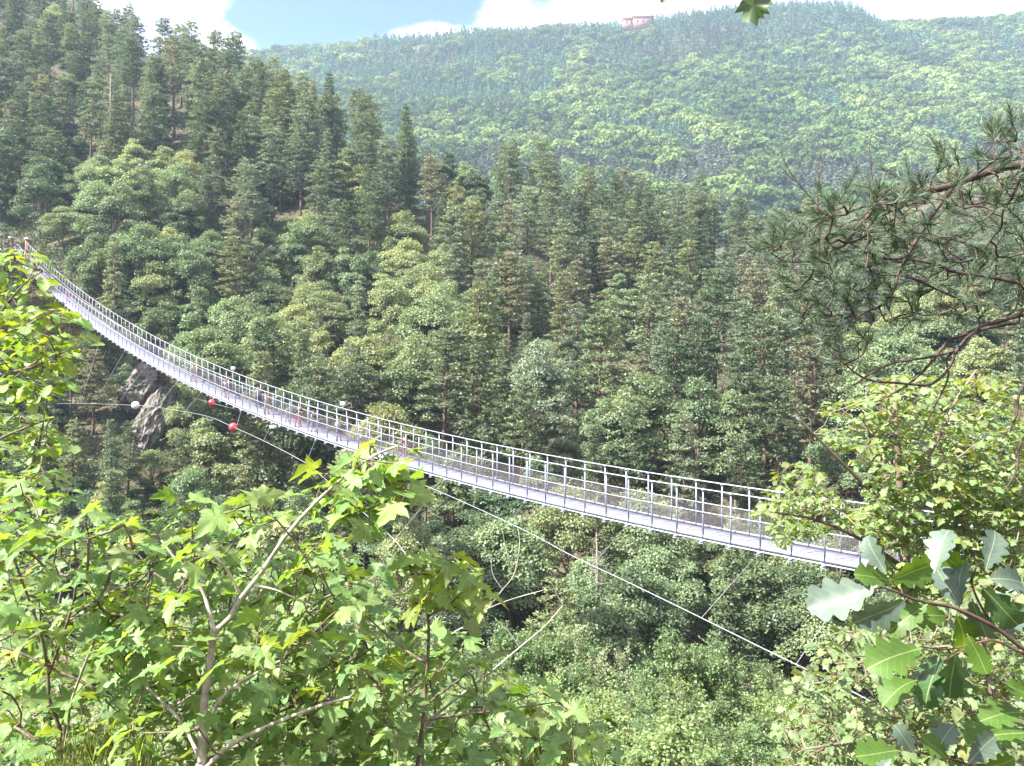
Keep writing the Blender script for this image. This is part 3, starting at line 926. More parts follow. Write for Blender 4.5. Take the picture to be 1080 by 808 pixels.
# no more than about 300 of a kind: drop the ones that show least
for kd_, most in (('pine', 300), ('spruce', 200), ('broad', 215)):
    ids = sorted([i for i, t in enumerate(trees) if t is not None and t[0] == kd_], key=lambda i: -VIS[i])
    print('KIND', kd_, len(ids))
    for i in ids[most:]: trees[i] = None
trees = [t for t in trees if t is not None]
for px, D_ in ((-20, 146), (-4, 139), (8, 149), (20, 143), (32, 151), (44, 141), (50, 156), (12, 158), (-12, 160), (30, 166), (60, 148), (2, 170)):
    X_ = (px - HX) / F * D_; z = gz(X_, D_); hg = r.uniform(14, 19); kd = 'pine' if px % 8 else 'broad'
    if kd == 'broad': hg = 10
    trees.append([kd, r.randint(0, 3), (PINES if kd == 'pine' else BROADS)[r.randint(5)], X_, D_, z, hg, 1.1, px, HY - F * (z + hg) / D_, HY - F * z / D_])
# lower growth wherever open ground would show
D = 47.0
while D < 300:
    step = 3.6 * (1 + .002 * D)
    x = -.76 * D - 5
    while x < .76 * D + 5:
        X_ = x + r.uniform(-.4, .4) * step; Y_ = D + r.uniform(-.4, .4) * step; x += step
        px = HX + F * X_ / Y_
        if px < -50 or px > 1130: continue
        z = gz(X_, Y_); gpy = HY - F * z / Y_; gap = bridge_gap(X_, Y_)
        hg = r.uniform(4.2, 7.0)
        c, rr0 = int(px / 10) + 20, int((gpy - hg * .45 / Y_ * F) / 10) + 10
        if not (0 <= c < 160 and 0 <= rr0 < 110) or MASK[rr0, c] or gpy > 640 or gpy < 0: continue
        if math.hypot(X_ - ENDP[0], Y_ - ENDP[1]) < 5.5: continue
        if 0 < px < 40 and 118 < Y_ < 137: continue
        if 140 < px < 172 and 86 < Y_ < 98: continue
        if 25 < px < 75 and 80 < Y_ < 114 : hg = min(hg, (HY - 350) * Y_ / F - z)
        if px < 148 and Y_ < 88: hg = min(hg, (HY - 440) * Y_ / F - z)
        if abs(gap) < 4.0: hg = min(hg, min(br(max(min(v, 10.5), X_END_L))[2] for v in ((X_ - 2) / H, (X_ + 2) / H)) - 1.0 - z)
        if gap < 0 and px > 40: hg = min(hg, (HY - (max(deck_py(px - 8), deck_py(px + 8)) + 4)) * Y_ / F - z)
        if hg < 2.6: continue
        li = pick(px, gpy, r); li = li[1] if li[0] == 'broad' else r.randint(0, 2)
        pr = BROADS[r.randint(len(BROADS))]; top = proj((X_, Y_, z + hg))[1]
        rad = pr[3] * hg / pr[2] * 1.35 * F / Y_
        c0, c1 = max(int((px - rad * .7) / 10) + 20, 0), int((px + rad * .7) / 10) + 20
        MASK[max(int(top / 10) + 11, 0):int(gpy / 10) + 11, c0:c1 + 1] = True
        trees.append(['broad', li, pr, X_, Y_, z, hg, 1.35, px, top, gpy])
    D += step
# labels: looks and the landmark each stands by, counted from the left where looks repeat
def zone(px, py, gap):
    below = py > rail_py(min(max(px, 20), 1060)) + 10
    if below: row = 'under the footbridge' if gap < 14 else 'just beyond the deck'
    else:
        sky_y = np.interp(px, [0, 150, 250, 330, 460, 560, 700, 860, 1080], [0, 0, 30, 75, 125, 170, 195, 200, 200])
        f = (py - sky_y) / max(rail_py(min(max(px, 20), 1060)) - sky_y, 20)
        row = 'along the ridge' if f < .16 else 'high on the slope' if f < .36 else 'halfway up the slope' if f < .56 else 'low on the slope' if f < .78 else 'right above the rails'
    cols = [(70, "by the red pillars"), (140, 'past first deck stretch'), (215, 'over the white ball'), (290, 'over the red balls'), (370, 'over the walkers'), (450, 'over the maple spray'),
            (530, "before mid span"), (610, 'over mid span'), (700, "past mid span"), (790, 'short of the small oak'), (880, 'by the small oak'), (2000, 'behind the pine branch')]
    for c, nm_ in cols:
        if px < c: break
    return row, nm_
ORD = ['', 'second', 'third', 'fourth', 'fifth', 'sixth', 'seventh', 'eighth', 'ninth', 'tenth', 'eleventh', 'twelfth', 'thirteenth', 'fourteenth']
NOUN = {'pine': ('pine_tree', 'pine', 'pine tree', 'pines'), 'spruce': ('spruce_tree', 'spruce', 'spruce tree', 'spruces'), 'broad': ('broadleaf_tree', 'broadleaf', 'broadleaf tree', 'broadleaves')}


def limit(ts, kd, most):
    own = [t for t in ts if t[0] == kd]
    own.sort(key=lambda t: t[6] / t[4], reverse=True)
    return own[:most], own[most:]


groups = {}
for t in trees:
    kd, li, pr, X_, Y_, z, hg, wide, px, top, gpy = t
    cy = top + (gpy - top) * .3
    row, colm = zone(px, cy, bridge_gap(X_, Y_))
    groups.setdefault((kd, li, row, colm), []).append(t)
counts = {}
for (kd, li, row, colm), ts in groups.items():
    ts.sort(key=lambda t: t[8])
    for i, t in enumerate(ts):
        _, _, pr, X_, Y_, z, hg, wide, px, top, gpy = t
        nm_, short, cat, plural = NOUN[kd]; lookn, lc = LOOK[kd][li]
        jit = r.uniform(.82, 1.18); hj = r.uniform(.93, 1.07)
        col = (lc[0] * jit * hj, lc[1] * jit, lc[2] * jit / hj)
        root = place_tree(nm_, pr, (X_, Y_, z - .2), hg, wide, col, r.uniform(0, 6.28))
        root.rotation_euler[0] = r.normal(0, .025); root.rotation_euler[1] = r.normal(0, .025)
        if len(ts) == 1: lab = '%s %s %s, %s' % (lookn, short, row, colm)
        else:
            o_ = 'leftmost' if i == 0 else 'rightmost' if i == len(ts) - 1 else (ORD[i] + ' from left' if i < 14 else 'one more')
            lab = '%s among %s %s %s, %s' % (o_, lookn, plural, row.replace('on the slope', 'on slope').replace('up the slope', 'up slope'), colm)
        tag(root, lab, cat, 'conifers on the gorge slope' if kd != 'broad' else 'broadleaved trees on the gorge slope')
        counts[kd] = counts.get(kd, 0) + 1
print('TREES', counts)

# standing dead trees
def dead_tree(px, py_top, D, hgt, label, mat=M_dead, seed=1):
    rr = np.random.RandomState(seed)
    top = P(px, py_top, D); base = top - np.array([0, 0, hgt]); root = empty('dead_tree', base)
    tag(root, label, 'dead tree', 'bare dead trees on the gorge slope')
    mb = MB(); mb.tube([(0, 0, 0), (.1, 0, hgt * .5), (.0, .1, hgt)], [.20, .13, .03], 6); mb.build('trunk', mat, root, smooth=True)
    mb = MB()
    for i in range(26):
        t = rr.uniform(.35, .97); a = rr.uniform(0, 6.28); L_ = (1.08 - t) * hgt * .28 * rr.uniform(.6, 1.3)
        o = np.array([.05, 0, hgt * t]); e = o + np.array([math.cos(a) * L_, math.sin(a) * L_, L_ * rr.uniform(.1, .8)])
        mb.tube([o, (o + e) / 2 + rr.normal(0, .08, 3), e], [.05, .03, .012], 3, False)
        for j in range(3):
            f = rr.uniform(.4, 1); c = o + (e - o) * f; q = c + rr.normal(0, .35, 3) + (0, 0, .2); mb.tube([c, q], [.018, .006], 3, False)
    mb.build('branches', mat, root)
dead_tree(116, 78, 150, 15, 'bleached dead tree standing bare high on the pine slope', seed=1)
dead_tree(648, 440, 88, 9, 'small bare reddish dead tree above the rails past mid span', simple_mat('reddish_dead_wood', (.30, .19, .16), (.42, .30, .25), 5, .9), 2)
dead_tree(629, 562, 54, 6, 'grey leafless tree just below the deck past mid span', simple_mat('grey_dead_wood', (.15, .13, .11), (.24, .21, .18), 5, .9), seed=3)
dead_tree(300, 345, 112, 8, 'thin bare dead tree among the pale crowns over the red balls', seed=4)

# undergrowth covering the slopes
def tint_rows(cols, reps): return np.repeat(np.concatenate([cols, np.ones((len(cols), 1))], 1), reps, axis=0)
r = np.random.RandomState(5)
nB = 11000
bx = []; by = []
while len(bx) < nB:
    Dn = 12 + 320 * r.rand(4000) ** 1.1; xx = r.uniform(-.8, .8, 4000) * Dn
    bx += list(xx); by += list(Dn)
bx = np.array(bx[:nB]); by = np.array(by[:nB])
ang_ = r.uniform(0, 6.283, 900); q_ = np.sqrt(r.uniform(.03, 1, 900)) * 22
ex_, ey_ = ENDP[0] + 6 + np.cos(ang_) * q_ * 1.2, ENDP[1] + 4 + np.sin(ang_) * q_
g_ = np.array([bridge_gap(a, b) for a, b in zip(ex_, ey_)]); k_ = (g_ > 2.6) | (g_ < -1.2); ex_, ey_ = ex_[k_], ey_[k_]
bx = np.concatenate([bx, ex_]); by = np.concatenate([by, ey_]); nB = len(bx); bz = ground_z(bx, by)
m = 46
e = r.normal(0, 1, (nB, m, 3)); e /= np.linalg.norm(e, axis=2)[..., None]; e[..., 2] = np.abs(e[..., 2])
br_ = r.uniform(.7, 1.9, nB) * np.clip(by / 60, .55, 1.2)
cp = np.stack([bx, by, bz], 1)[:, None, :] + e * br_[:, None, None] * np.array([1, 1, .8]) * r.uniform(.6, 1.05, (nB, m, 1))
nrm = e + r.normal(0, .35, e.shape) + (0, 0, .4); dd = r.normal(0, 1, e.shape)
szs = (r.uniform(.22, .42, (nB, m)) * br_[:, None] * .55).reshape(-1)
cl = np.array([(.05, .085, .028), (.07, .10, .035), (.085, .10, .045), (.035, .06, .025)])[r.randint(0, 4, nB)] * r.uniform(.8, 1.25, (nB, 1))
V, Fs = scatter_template(KITE_V, KITE_Q, [], cp.reshape(-1, 3), rot_from(dd.reshape(-1, 3), nrm.reshape(-1, 3)), np.stack([szs * .8, szs, szs * .5], 1))
o = mesh_np('undergrowth', V, Fs, M_bush, tint=tint_rows(np.repeat(cl, m, axis=0), 4))
tag(o, 'dark green undergrowth covering the gorge slopes between the trees', 'undergrowth', kind='stuff')

# ------------------------------------------------------------------ the far wooded mountainside: one mass
r = np.random.RandomState(9)
px_, dd_ = [], []
FD = []
D = 440.0
while D < 1010:
    st = 7.9
    xs = np.arange(-.80 * D if False else -.42 * D, .76 * D, st)
    FD.append(np.stack([xs + r.uniform(-.45, .45, len(xs)) * st, np.full(len(xs), D) + r.uniform(-.45, .45, len(xs)) * st], 1))
    D += st
FD = np.concatenate(FD)
fz = ground_z(FD[:, 0], FD[:, 1])
fpx = HX + F * FD[:, 0] / FD[:, 1]; fpy = HY - F * fz / FD[:, 1]
ok = (fpy > -20) & (fpy < 262); FD, fz, fpx, fpy = FD[ok], fz[ok], fpx[ok], fpy[ok]
def vnoise(x, y, s, k):
    return np.array([noise.noise((a / s, b / s, k)) for a, b in zip(x, y)])
n1_ = vnoise(FD[:, 0], FD[:, 1], 55, 1.0) + .5 * vnoise(FD[:, 0], FD[:, 1], 20, 3.0); n2_ = vnoise(FD[:, 0], FD[:, 1], 90, 7.0)
elev = (fpy - 20) / 180.0
# clearings near the skyline
bare_ = np.zeros(len(FD), bool)
for cx, cy, a, b in ((372, 62, 12, 5), (440, 53, 14, 4), (1010, 35, 20, 4), (635, 73, 20, 7), (672, 33, 17, 6)):
    bare_ |= ((fpx - cx) / a) ** 2 + ((fpy - cy) / b) ** 2 < 1
con = (n1_ + .55 * np.exp(-((fpx - 450) / 130) ** 2 - ((fpy - 85) / 38) ** 2) + 1.3 * np.exp(-((fpx - 805) / 115) ** 2 - ((fpy - 30) / 24) ** 2) + .5 * np.exp(-((fpx - 560) / 160) ** 2 - ((fpy - 52) / 16) ** 2) + .35 * np.exp(-((fpy - 190) / 22) ** 2) - .28) > 0
keep = ~bare_; FD, fz, fpx, fpy, con, n1_, n2_ = [a[keep] for a in (FD, fz, fpx, fpy, con, n1_, n2_)]
print('FAR', len(FD), con.sum())
Vs = []; Fss = []; Ts = []; off = 0
for isc in (True, False):
    sel = con if isc else ~con
    C_ = np.stack([FD[sel, 0], FD[sel, 1], fz[sel]], 1); nT = len(C_); mq = 90 if isc else 150
    hh = r.uniform(10, 16, nT) if isc else r.uniform(6, 14, nT)
    rr = hh * (r.uniform(.24, .32, nT) if isc else r.uniform(.46, .66, nT))
    a = r.uniform(0, 6.283, (nT, mq)); 
    if isc:
        u = r.uniform(0, 1, (nT, mq)) ** 1.4
        rad = (1 - u) ** .9 * r.uniform(.75, 1.1, (nT, mq))
        e = np.stack([np.cos(a) * rad, np.sin(a) * rad], -1)
        p = C_[:, None, :] + np.concatenate([e * rr[:, None, None], (u * hh[:, None] + .5)[..., None]], -1)
        nrm = np.stack([np.cos(a), np.sin(a), np.full_like(a, .7)], -1) + r.normal(0, .2, (nT, mq, 3))
        dd = np.stack([np.cos(a), np.sin(a), np.full_like(a, -.3)], -1) + r.normal(0, .4, (nT, mq, 3))
        s = np.repeat((hh * .16)[:, None], mq, 1) * r.uniform(.7, 1.3, (nT, mq)) * (1.15 - .6 * u)
    else:
        d3 = r.normal(0, 1, (nT, mq, 3)); d3 /= np.linalg.norm(d3, axis=2)[..., None]; d3[..., 2] = np.where(d3[..., 2] < -.2, -d3[..., 2], d3[..., 2])
        p = C_[:, None, :] + d3 * np.stack([rr, rr, hh * .48], 1)[:, None, :] * r.uniform(.78, 1.06, (nT, mq, 1)); p[..., 2] += (hh * .5)[:, None]
        nrm = d3 + r.normal(0, .22, d3.shape); dd = r.normal(0, 1, d3.shape)
        s = np.repeat((rr * .33)[:, None], mq, 1) * r.uniform(.7, 1.3, (nT, mq))
    s = s.reshape(-1)
    V, Fs = scatter_template(KITE_V - np.array([0, .5, 0]), KITE_Q, [], p.reshape(-1, 3), rot_from(dd.reshape(-1, 3), nrm.reshape(-1, 3)), np.stack([s, s, s], 1))
    if isc:
        base = np.where((n2_[sel] > -.05)[:, None], np.array([(.085, .150, .098)]), np.array([(.105, .140, .085)]))
        base = np.where((fpy[sel] > 165)[:, None], np.array([(.098, .118, .092)]), base)
    else:
        t_ = np.clip(.5 + 1.3 * n2_[sel] + r.normal(0, .22, nT), 0, 1)[:, None]
        base = np.array([(.085, .145, .050)]) * (1 - t_) + np.array([(.175, .23, .075)]) * t_
    base = base * r.uniform(.75, 1.28, (nT, 1)) * (1 + .5 * np.clip(n1_[sel], -1, 1) + .25 * np.clip(n2_[sel], -1, 1))[:, None] * .92
    Vs.append(V); Fss.append(Fs[0] + off); off += len(V); Ts.append(tint_rows(np.repeat(base, mq, axis=0), 4))
o = mesh_np('distant_forest', np.concatenate(Vs), [np.concatenate(Fss)], M_far, tint=np.concatenate(Ts))
tag(o, 'hazy mixed forest of blue green spruce and pale broadleaves on the far mountainside', 'forest', kind='stuff')

# red roofed farm on the skyline
fx = P(672, 26, 962); gy = gz(fx[0], fx[1])
farm = empty('farmhouse', (fx[0], fx[1], gy)); tag(farm, 'small farmhouse with red tiled roofs on the far skyline', 'farmhouse')
M_wall = simple_mat('ochre_render', (.20, .10, .07), (.26, .14, .10), .4, .9); M_roof = simple_mat('red_roof_tiles', (.42, .07, .04), (.48, .10, .06), 1.2, .9)
for cx, wd, dp, hh in ((-9, 9, 6, 12), (6, 12, 7, 14)):
    mb = MB(); mb.box((cx, 0, hh / 2 - 1), (wd, 0, 0), (0, dp, 0), (0, 0, hh / 2 + 1)); mb.build('wall', M_wall, farm)
    V = [(cx - wd - 1, -dp - 1, hh), (cx + wd + 1, -dp - 1, hh), (cx + wd + 1, dp + 1, hh), (cx - wd - 1, dp + 1, hh), (cx - wd - 1, 0, hh + 4), (cx + wd + 1, 0, hh + 4)]
    mesh_np('roof', V, [np.array([(0, 1, 5, 4), (2, 3, 4, 5), (0, 3, 2, 1)]), np.array([(0, 4, 3), (1, 2, 5)])], M_roof, farm)
    for q in range(3):
        mb = MB(); mb.box((cx + (q - 1) * wd * .55, -dp - .05, hh * .62), (1.0, 0, 0), (0, .08, 0), (0, 0, 1.4)); mb.build('window', simple_mat('dark_window', (.05, .05, .06)), farm)

# ------------------------------------------------------------------ rock face and dry bank below the far end of the bridge
M_rock = simple_mat('grey_rock', (.06, .058, .045), (.20, .18, .17), 1.1, .95, bump=1.0, detail=12)
def rock(px, py, D, rx, ry, rz, seed, label):
    me = bpy.data.meshes.new('rock_outcrop'); b = bmesh.new(); bmesh.ops.create_icosphere(b, subdivisions=5, radius=1)
    for v in b.verts:
        d = v.co.normalized(); q = d * 1.6 + Vector((seed, seed * 2, 0))
        k = 1 + .30 * noise.noise(q) + .16 * noise.noise(q * 2.7) + .10 * abs(noise.noise(q * 6)) + .05 * noise.noise(q * 14)
        k = 1 + (round((k - 1) * 14) / 14) * .6 + (k - 1) * .4
        v.co = Vector((d.x * rx, d.y * ry, d.z * rz)) * k
    b.to_mesh(me); b.free(); me.materials.append(M_rock)
    o = bpy.data.objects.new('rock_outcrop', me); COL.objects.link(o); o.location = P(px, py, D); o.rotation_euler = (.2 * seed, .1, seed)
    tag(o, label, 'rock', 'rock faces below the far landing'); return o
rock(152, 410, 96, 2.6, 2.2, 3.2, 1.3, 'grey rock face just above the white ball on the cable')
rock(163, 448, 92, 2.2, 2.0, 4.6, 2.1, 'tall grey cliff dropping below the wind cable by the white ball')
rock(186, 428, 94, 2.0, 2.0, 2.6, 3.4, 'brown rock hump between the white ball and the red balls')
rock(100, 398, 103, 2.2, 2.0, 2.2, 4.2, 'low weathered boulder beneath the first stretch of the bridge')

M_dry = foliage_mat('dry_grass', 'tint', trans=.3, gloss=0, var=.3)
def grass_patch(name, cx, cy, rx, ry, nblade, h, cols, label, cat, seed, z=None, w=.012):
    r = np.random.RandomState(seed)
    a = r.uniform(0, 6.283, nblade); q = np.sqrt(r.rand(nblade)); x = cx + np.cos(a) * q * rx; y = cy + np.sin(a) * q * ry
    zz_ = ground_z(x, y) if z is None else np.full(nblade, z)
    TV = np.array([[-.5, 0, 0], [.5, 0, 0], [.35, .55, .06], [-.35, .55, .06], [0, 1, .22]]); TQ = [(0, 1, 2, 3)]; TT = [(3, 2, 4)]
    d = np.stack([r.normal(0, .28, nblade), r.normal(0, .28, nblade), np.ones(nblade)], 1); nm_ = r.normal(0, 1, (nblade, 3)) + (0, -.3, 0)
    L_ = h * r.uniform(.5, 1.2, nblade)
    V, Fs = scatter_template(TV, TQ, TT, np.stack([x, y, zz_], 1), rot_from(d, nm_), np.stack([np.full(nblade, w), L_, L_], 1))
    cl = np.array(cols)[r.randint(0, len(cols), nblade)] * r.uniform(.8, 1.2, (nblade, 1))
    # per-face order is fine: tint is per vertex
    o = mesh_np(name, V, Fs, M_dry, tint=tint_rows(cl, 5)); tag(o, label, cat, kind='stuff'); return o
c = P(52, 340, 112)
grass_patch('dry_grass', c[0], c[1], 6, 5, 7000, .7, [(.34, .25, .14), (.26, .20, .11), (.20, .19, .08)], 'dry straw coloured grass on the bank under the first stretch of bridge', 'dry grass', 3, w=.10)
c = P(18, 262, 131)
grass_patch('dry_grass', c[0], c[1], 5, 4, 3500, .35, [(.30, .17, .11), (.24, .13, .09)], 'reddish bare earth and stubble behind the far landing', 'dry grass', 4, w=.12)
# people on the bank below the far stretch, one on the landing
for px, py, D, sh, lg, lab in ((40, 326, 108, (.75, .06, .10), (.80, .80, .80), 'person in a red top standing on the dry bank below the far stretch'),
                               (33, 325, 108.5, (.80, .78, .78), (.10, .10, .12), 'person in white beside the one in red on the dry bank'),
                               (45, 326, 107.5, (.78, .74, .78), (.55, .10, .12), 'person in white and dark red, nearest the bridge on the dry bank')):
    p = P(px, py, D); p[2] = gz(p[0], p[1]); person(p, -1.5, 1.7, sh, lg, (.08, .05, .04), lab, group=None)
p = br(X_END_L - 1.6, .5, .05); p[2] = br(X_END_L - .9, .5, 0)[2]
person(p, DN, 1.7, (.62, .30, .28), (.25, .12, .12), (.10, .06, .05), 'person in dusty red on the far landing between the pillars', group=None)

# ------------------------------------------------------------------ near slope: leafy trees in front of the gorge
r = np.random.RandomState(31)
near = []
W2P = np.array([proj(p) for p in w2])
NL = [('mid green', (.18, .25, .092)), ('light green', (.235, .30, .105)), ('silvery green', (.24, .28, .15)), ('yellow green', (.28, .32, .12)), ('deep green', (.13, .20, .08))]
Dn = 15.0
while Dn < 47:
    st = 2.5 + Dn * .055
    x = -.78 * Dn
    while x < .80 * Dn:
        X_ = x + r.uniform(-.35, .35) * st; Y_ = Dn + r.uniform(-.35, .35) * st; x += st
        px = HX + F * X_ / Y_
        gap = bridge_gap(X_, Y_)
        z = gz(X_, Y_)
        if gap > -2.2 and X_ > -20: continue
        if Y_ < 17 and 470 < px < 860: continue
        lim = np.interp(px, [-50, 420, 520, 600, 700, 780, 860, 930, 1000, 1100], [600, 610, 590, 585, 588, 592, 600, 560, 520, 500]) + r.uniform(-8, 48) + max(0, 36 - Y_) * 7.5
        if px > 850 and Y_ < 22: lim += 40
        if px > 455:
            cy_ = np.interp(px, W2P[:, 0], W2P[:, 1]); cd_ = np.interp(px, W2P[:, 0], w2[:, 1])
            if Y_ < cd_ + 1.5: lim = max(lim, min(cy_, 765) + 5 + r.uniform(0, 25))
            else: lim = lim - 12
        hg = min(r.uniform(6, 11.5), (HY - lim) * Y_ / F - z)
        if hg < 2.6: continue
        near.append((X_, Y_, z, hg, px))
    Dn += st
near.sort(key=lambda t: t[4])
gr = {}
for X_, Y_, z, hg, px in near:
    li = r.randint(0, 5); row = 'deep under the deck' if Y_ > 30 else 'halfway down the near bank' if Y_ > 19 else 'low on the near bank'
    colm = 'behind the maple saplings' if px < 330 else 'behind the dead branches' if px < 520 else 'below mid span' if px < 640 else 'beside the sloping wind cable' if px < 760 else 'short of the oak sprig' if px < 880 else 'behind the oak sprig'
    gr.setdefault((li, row, colm), []).append((X_, Y_, z, hg, px))
for (li, row, colm), ts in gr.items():
    for i, (X_, Y_, z, hg, px) in enumerate(ts):
        pr = NEARS[r.randint(4)]; lc = NL[li][1]; j = r.uniform(.85, 1.15)
        wd = min(1.6, max(1.0, 5.0 / hg ** .8 * 1.1)) if hg < 6 else r.uniform(.9, 1.15)
        root = place_tree('broadleaf_tree', pr, (X_, Y_, z - .1), hg, wd, tuple(v * j for v in lc), r.uniform(0, 6.28))
        if len(ts) == 1: lab = '%s leafy tree %s, %s' % (NL[li][0], row, colm)
        else:
            o_ = 'leftmost' if i == 0 else 'rightmost' if i == len(ts) - 1 else ORD[i] + ' from left'
            lab = '%s among %s leafy trees %s, %s' % (o_, NL[li][0], row.replace('halfway down the', 'mid').replace('low on the near', 'low near'), colm)
        tag(root, lab, 'broadleaf tree', 'leafy trees on the near bank')
print('NEAR', len(near))

# ------------------------------------------------------------------ foreground foliage
def in_poly(x, y, poly):
    c = False; n = len(poly); j = n - 1
    for i in range(n):
        xi, yi = poly[i]; xj, yj = poly[j]
        if (yi > y) != (yj > y) and x < (xj - xi) * (y - yi) / (yj - yi) + xi: c = not c
        j = i
    return c


def stems(name_root, lines, mat, part='branch', k=7):
    """each traced limb a tube; returns all limb points for twigs to spring from"""
    allp = []
    for ln in lines:
        pts, r0, r1, nm_ = ln
        c = spline(pts, 6); rr_ = np.linspace(r0, r1, len(c))
        rr_ = rr_ * (1 + .10 * np.sin(np.arange(len(c)) * 1.7))
        mb = MB(); mb.tube(c, rr_, k); o = mb.build(nm_ or part, mat, name_root, smooth=True)
        o.matrix_parent_inverse = Matrix.Translation(-name_root.location)
        allp.append(c)
    return np.concatenate(allp)


def grow(anchors, limb):
    """joins every point to the nearest wood already grown, nearest first; yields point, joint and how much grows on from it"""
    nodes = np.array(limb); A = np.array(anchors); n = len(A); n0_ = len(nodes)
    d = np.full(n, 1e9); par = np.zeros(n, int)
    for i in range(0, n):
        q = np.linalg.norm(nodes - A[i], axis=1); par[i] = int(np.argmin(q)); d[i] = q[par[i]]
    allp = np.concatenate([nodes, A]); done = np.zeros(n, bool); order = []
    for _ in range(n):
        i = int(np.argmin(np.where(done, 1e9, d))); done[i] = True; order.append(i)
        q = np.linalg.norm(A - A[i], axis=1) * 1.12
        up = (~done) & (q < d); d[up] = q[up]; par[up] = n0_ + i
    ch = np.zeros(n)
    for i in reversed(order):
        if par[i] >= n0_: ch[par[i] - n0_] += 1 + ch[i]
    return [(A[i], allp[par[i]], ch[i]) for i in order]


def leafy(root, region, Dr, count, limb, TV, TQ, TT, size, mat, colour, twig_mat, per=1, seed=1, flat=.55, hang=.5, twr=.0025, depth_top=None, name='crown', clear=0):
    """leaf sprays filling a region of the sapling, each on a twig from the nearest limb"""
    r = np.random.RandomState(seed)
    xs = [p[0] for p in region]; ys_ = [p[1] for p in region]
    anchors = []; lpx = np.stack([HX + F * limb[:, 0] / limb[:, 1], HY - F * limb[:, 2] / limb[:, 1]], 1)
    while len(anchors) < count:
        x, y = r.uniform(min(xs), max(xs)), r.uniform(min(ys_), max(ys_))
        if not in_poly(x, y, region): continue
        Dd = r.uniform(*Dr)
        if clear:
            dpx = np.hypot(lpx[:, 0] - x, lpx[:, 1] - y); i_ = int(np.argmin(dpx))
            if dpx[i_] < clear and Dd < limb[i_][1] + .08 and r.rand() < .85: Dd = limb[i_][1] + r.uniform(.12, .8)
        anchors.append(P(x, y, Dd))
    anchors = np.array(anchors)
    pos = []; dr = []; nm_ = []; sz = []; tw = MB()
    for a, b, nch in grow(anchors, limb):
        L_ = np.linalg.norm(a - b)
        mid = (a + b) / 2 + r.normal(0, .07 * L_, 3)
        kk = 1 + .22 * min(nch, 25) ** .6; tw.tube([b, mid, a], [twr * 1.1 * kk, twr * kk, twr * .8 * kk], 4, False)
        out = (a - b) / (L_ + 1e-6)
        for s in range(per):
            ang = (s + r.rand() * .6) * 2 * math.pi / per
            o2 = np.array([math.cos(ang), math.sin(ang), 0.0])
            d0 = out * .5 + o2 * (1.0 if per > 1 else .3) + r.normal(0, .3, 3); d0[2] = d0[2] * .4 - hang * r.uniform(.2, 1.1)
            d0 /= np.linalg.norm(d0)
            q = a + d0 * size * r.uniform(.15, .45) + np.array([0, 0, .2 * size])
            tw.tube([a, q], [twr * .5, twr * .4], 3, False)
            pos.append(q); dr.append(d0)
            nm_.append(np.array([r.normal(0, flat), r.normal(0, flat), 1.0]))
            sz.append(size * r.uniform(.62, 1.25))
    pos = np.array(pos); RR = rot_from(np.array(dr), np.array(nm_)); SZ = np.stack([sz] * 3, 1); Vs_ = []; Qs_ = []; Ts_ = []; UV_ = []; off = 0
    for v in range(8):
        ids = np.arange(v, len(pos), 8)
        if not len(ids): continue
        T2 = TV.copy(); xx, yy2 = TV[:, 0], TV[:, 1]
        T2[:, 2] += r.uniform(-.45, .25) * (yy2 - .2) ** 2 + r.uniform(-.5, .9) * xx ** 2 + r.uniform(-.4, .4) * xx * yy2 + .05 * np.sin(9 * yy2 + v) * np.abs(xx) * 2
        T2[:, 0] *= r.uniform(.78, 1.1); T2[:, 0] += r.uniform(-.12, .12) * yy2 ** 2
        T2[1:, :2] *= 1 + r.normal(0, .035, (len(TV) - 1, 1))
        V, Fs = scatter_template(T2, TQ, TT, pos[ids], RR[ids], SZ[ids])
        Vs_.append(V); UV_.append(np.tile(TV[:, :2], (len(ids), 1)))
        (Qs_ if len(TQ) else Ts_).append(Fs[0] + off); off += len(V)
    o = mesh_np(name, np.concatenate(Vs_), [np.concatenate(q) for q in (Qs_, Ts_) if q], mat, root, uv=np.concatenate(UV_)); o.color = (*colour, 1)
    t = tw.build('twigs', twig_mat, root)
    for q in (o, t): q.matrix_parent_inverse = Matrix.Translation(-root.location)
    return o


def PL(pts, D, D2=None):
    D2 = D if D2 is None else D2; n = len(pts)
    return [P(x, y, D + (D2 - D) * i / max(n - 1, 1)) for i, (x, y) in enumerate(pts)]


def sapling(kind, label, cat, base, group):
    b = P(*base); b[2] = gz(b[0], b[1]); root = empty(kind, b); tag(root, label, cat, group); return root, b


G_MAPLE = 'maple saplings in front of the gorge'
# sapling A: the pale forked trunk
root, b = sapling('maple_sapling', 'maple sapling with pale lichened forked trunk, its spray reaching up before the deck', 'maple', (213, 860, 3.3), G_MAPLE)
dA = 3.3
lines = [([b, P(212, 830, dA)] + PL([(213, 800), (214, 765), (216, 735), (221, 700), (226, 666)], dA), .024, .014, 'trunk'),
         (PL([(226, 666), (242, 652), (255, 630), (276, 603), (301, 566), (332, 531), (362, 504), (392, 482), (420, 470)], dA, 3.1), .013, .004, None),
         (PL([(226, 666), (221, 646), (212, 621), (190, 596), (170, 570)], dA, 3.4), .010, .004, None),
         (PL([(255, 630), (239, 600), (221, 583), (203, 569)], dA, 3.2), .006, .003, None),
         (PL([(215, 770), (222, 757), (233, 738), (250, 722), (270, 710), (299, 695)], dA, 3.1), .010, .004, None),
         (PL([(216, 812), (230, 797), (246, 784), (282, 766), (330, 747), (370, 735)], dA, 3.0), .012, .005, None),
         (PL([(211, 800), (190, 760), (160, 730), (130, 700)], dA, 3.6), .009, .004, None),
         (PL([(262, 618), (290, 622), (330, 640)], dA, 3.3), .005, .003, None)]
limb = stems(root, lines, M_bark_grey)
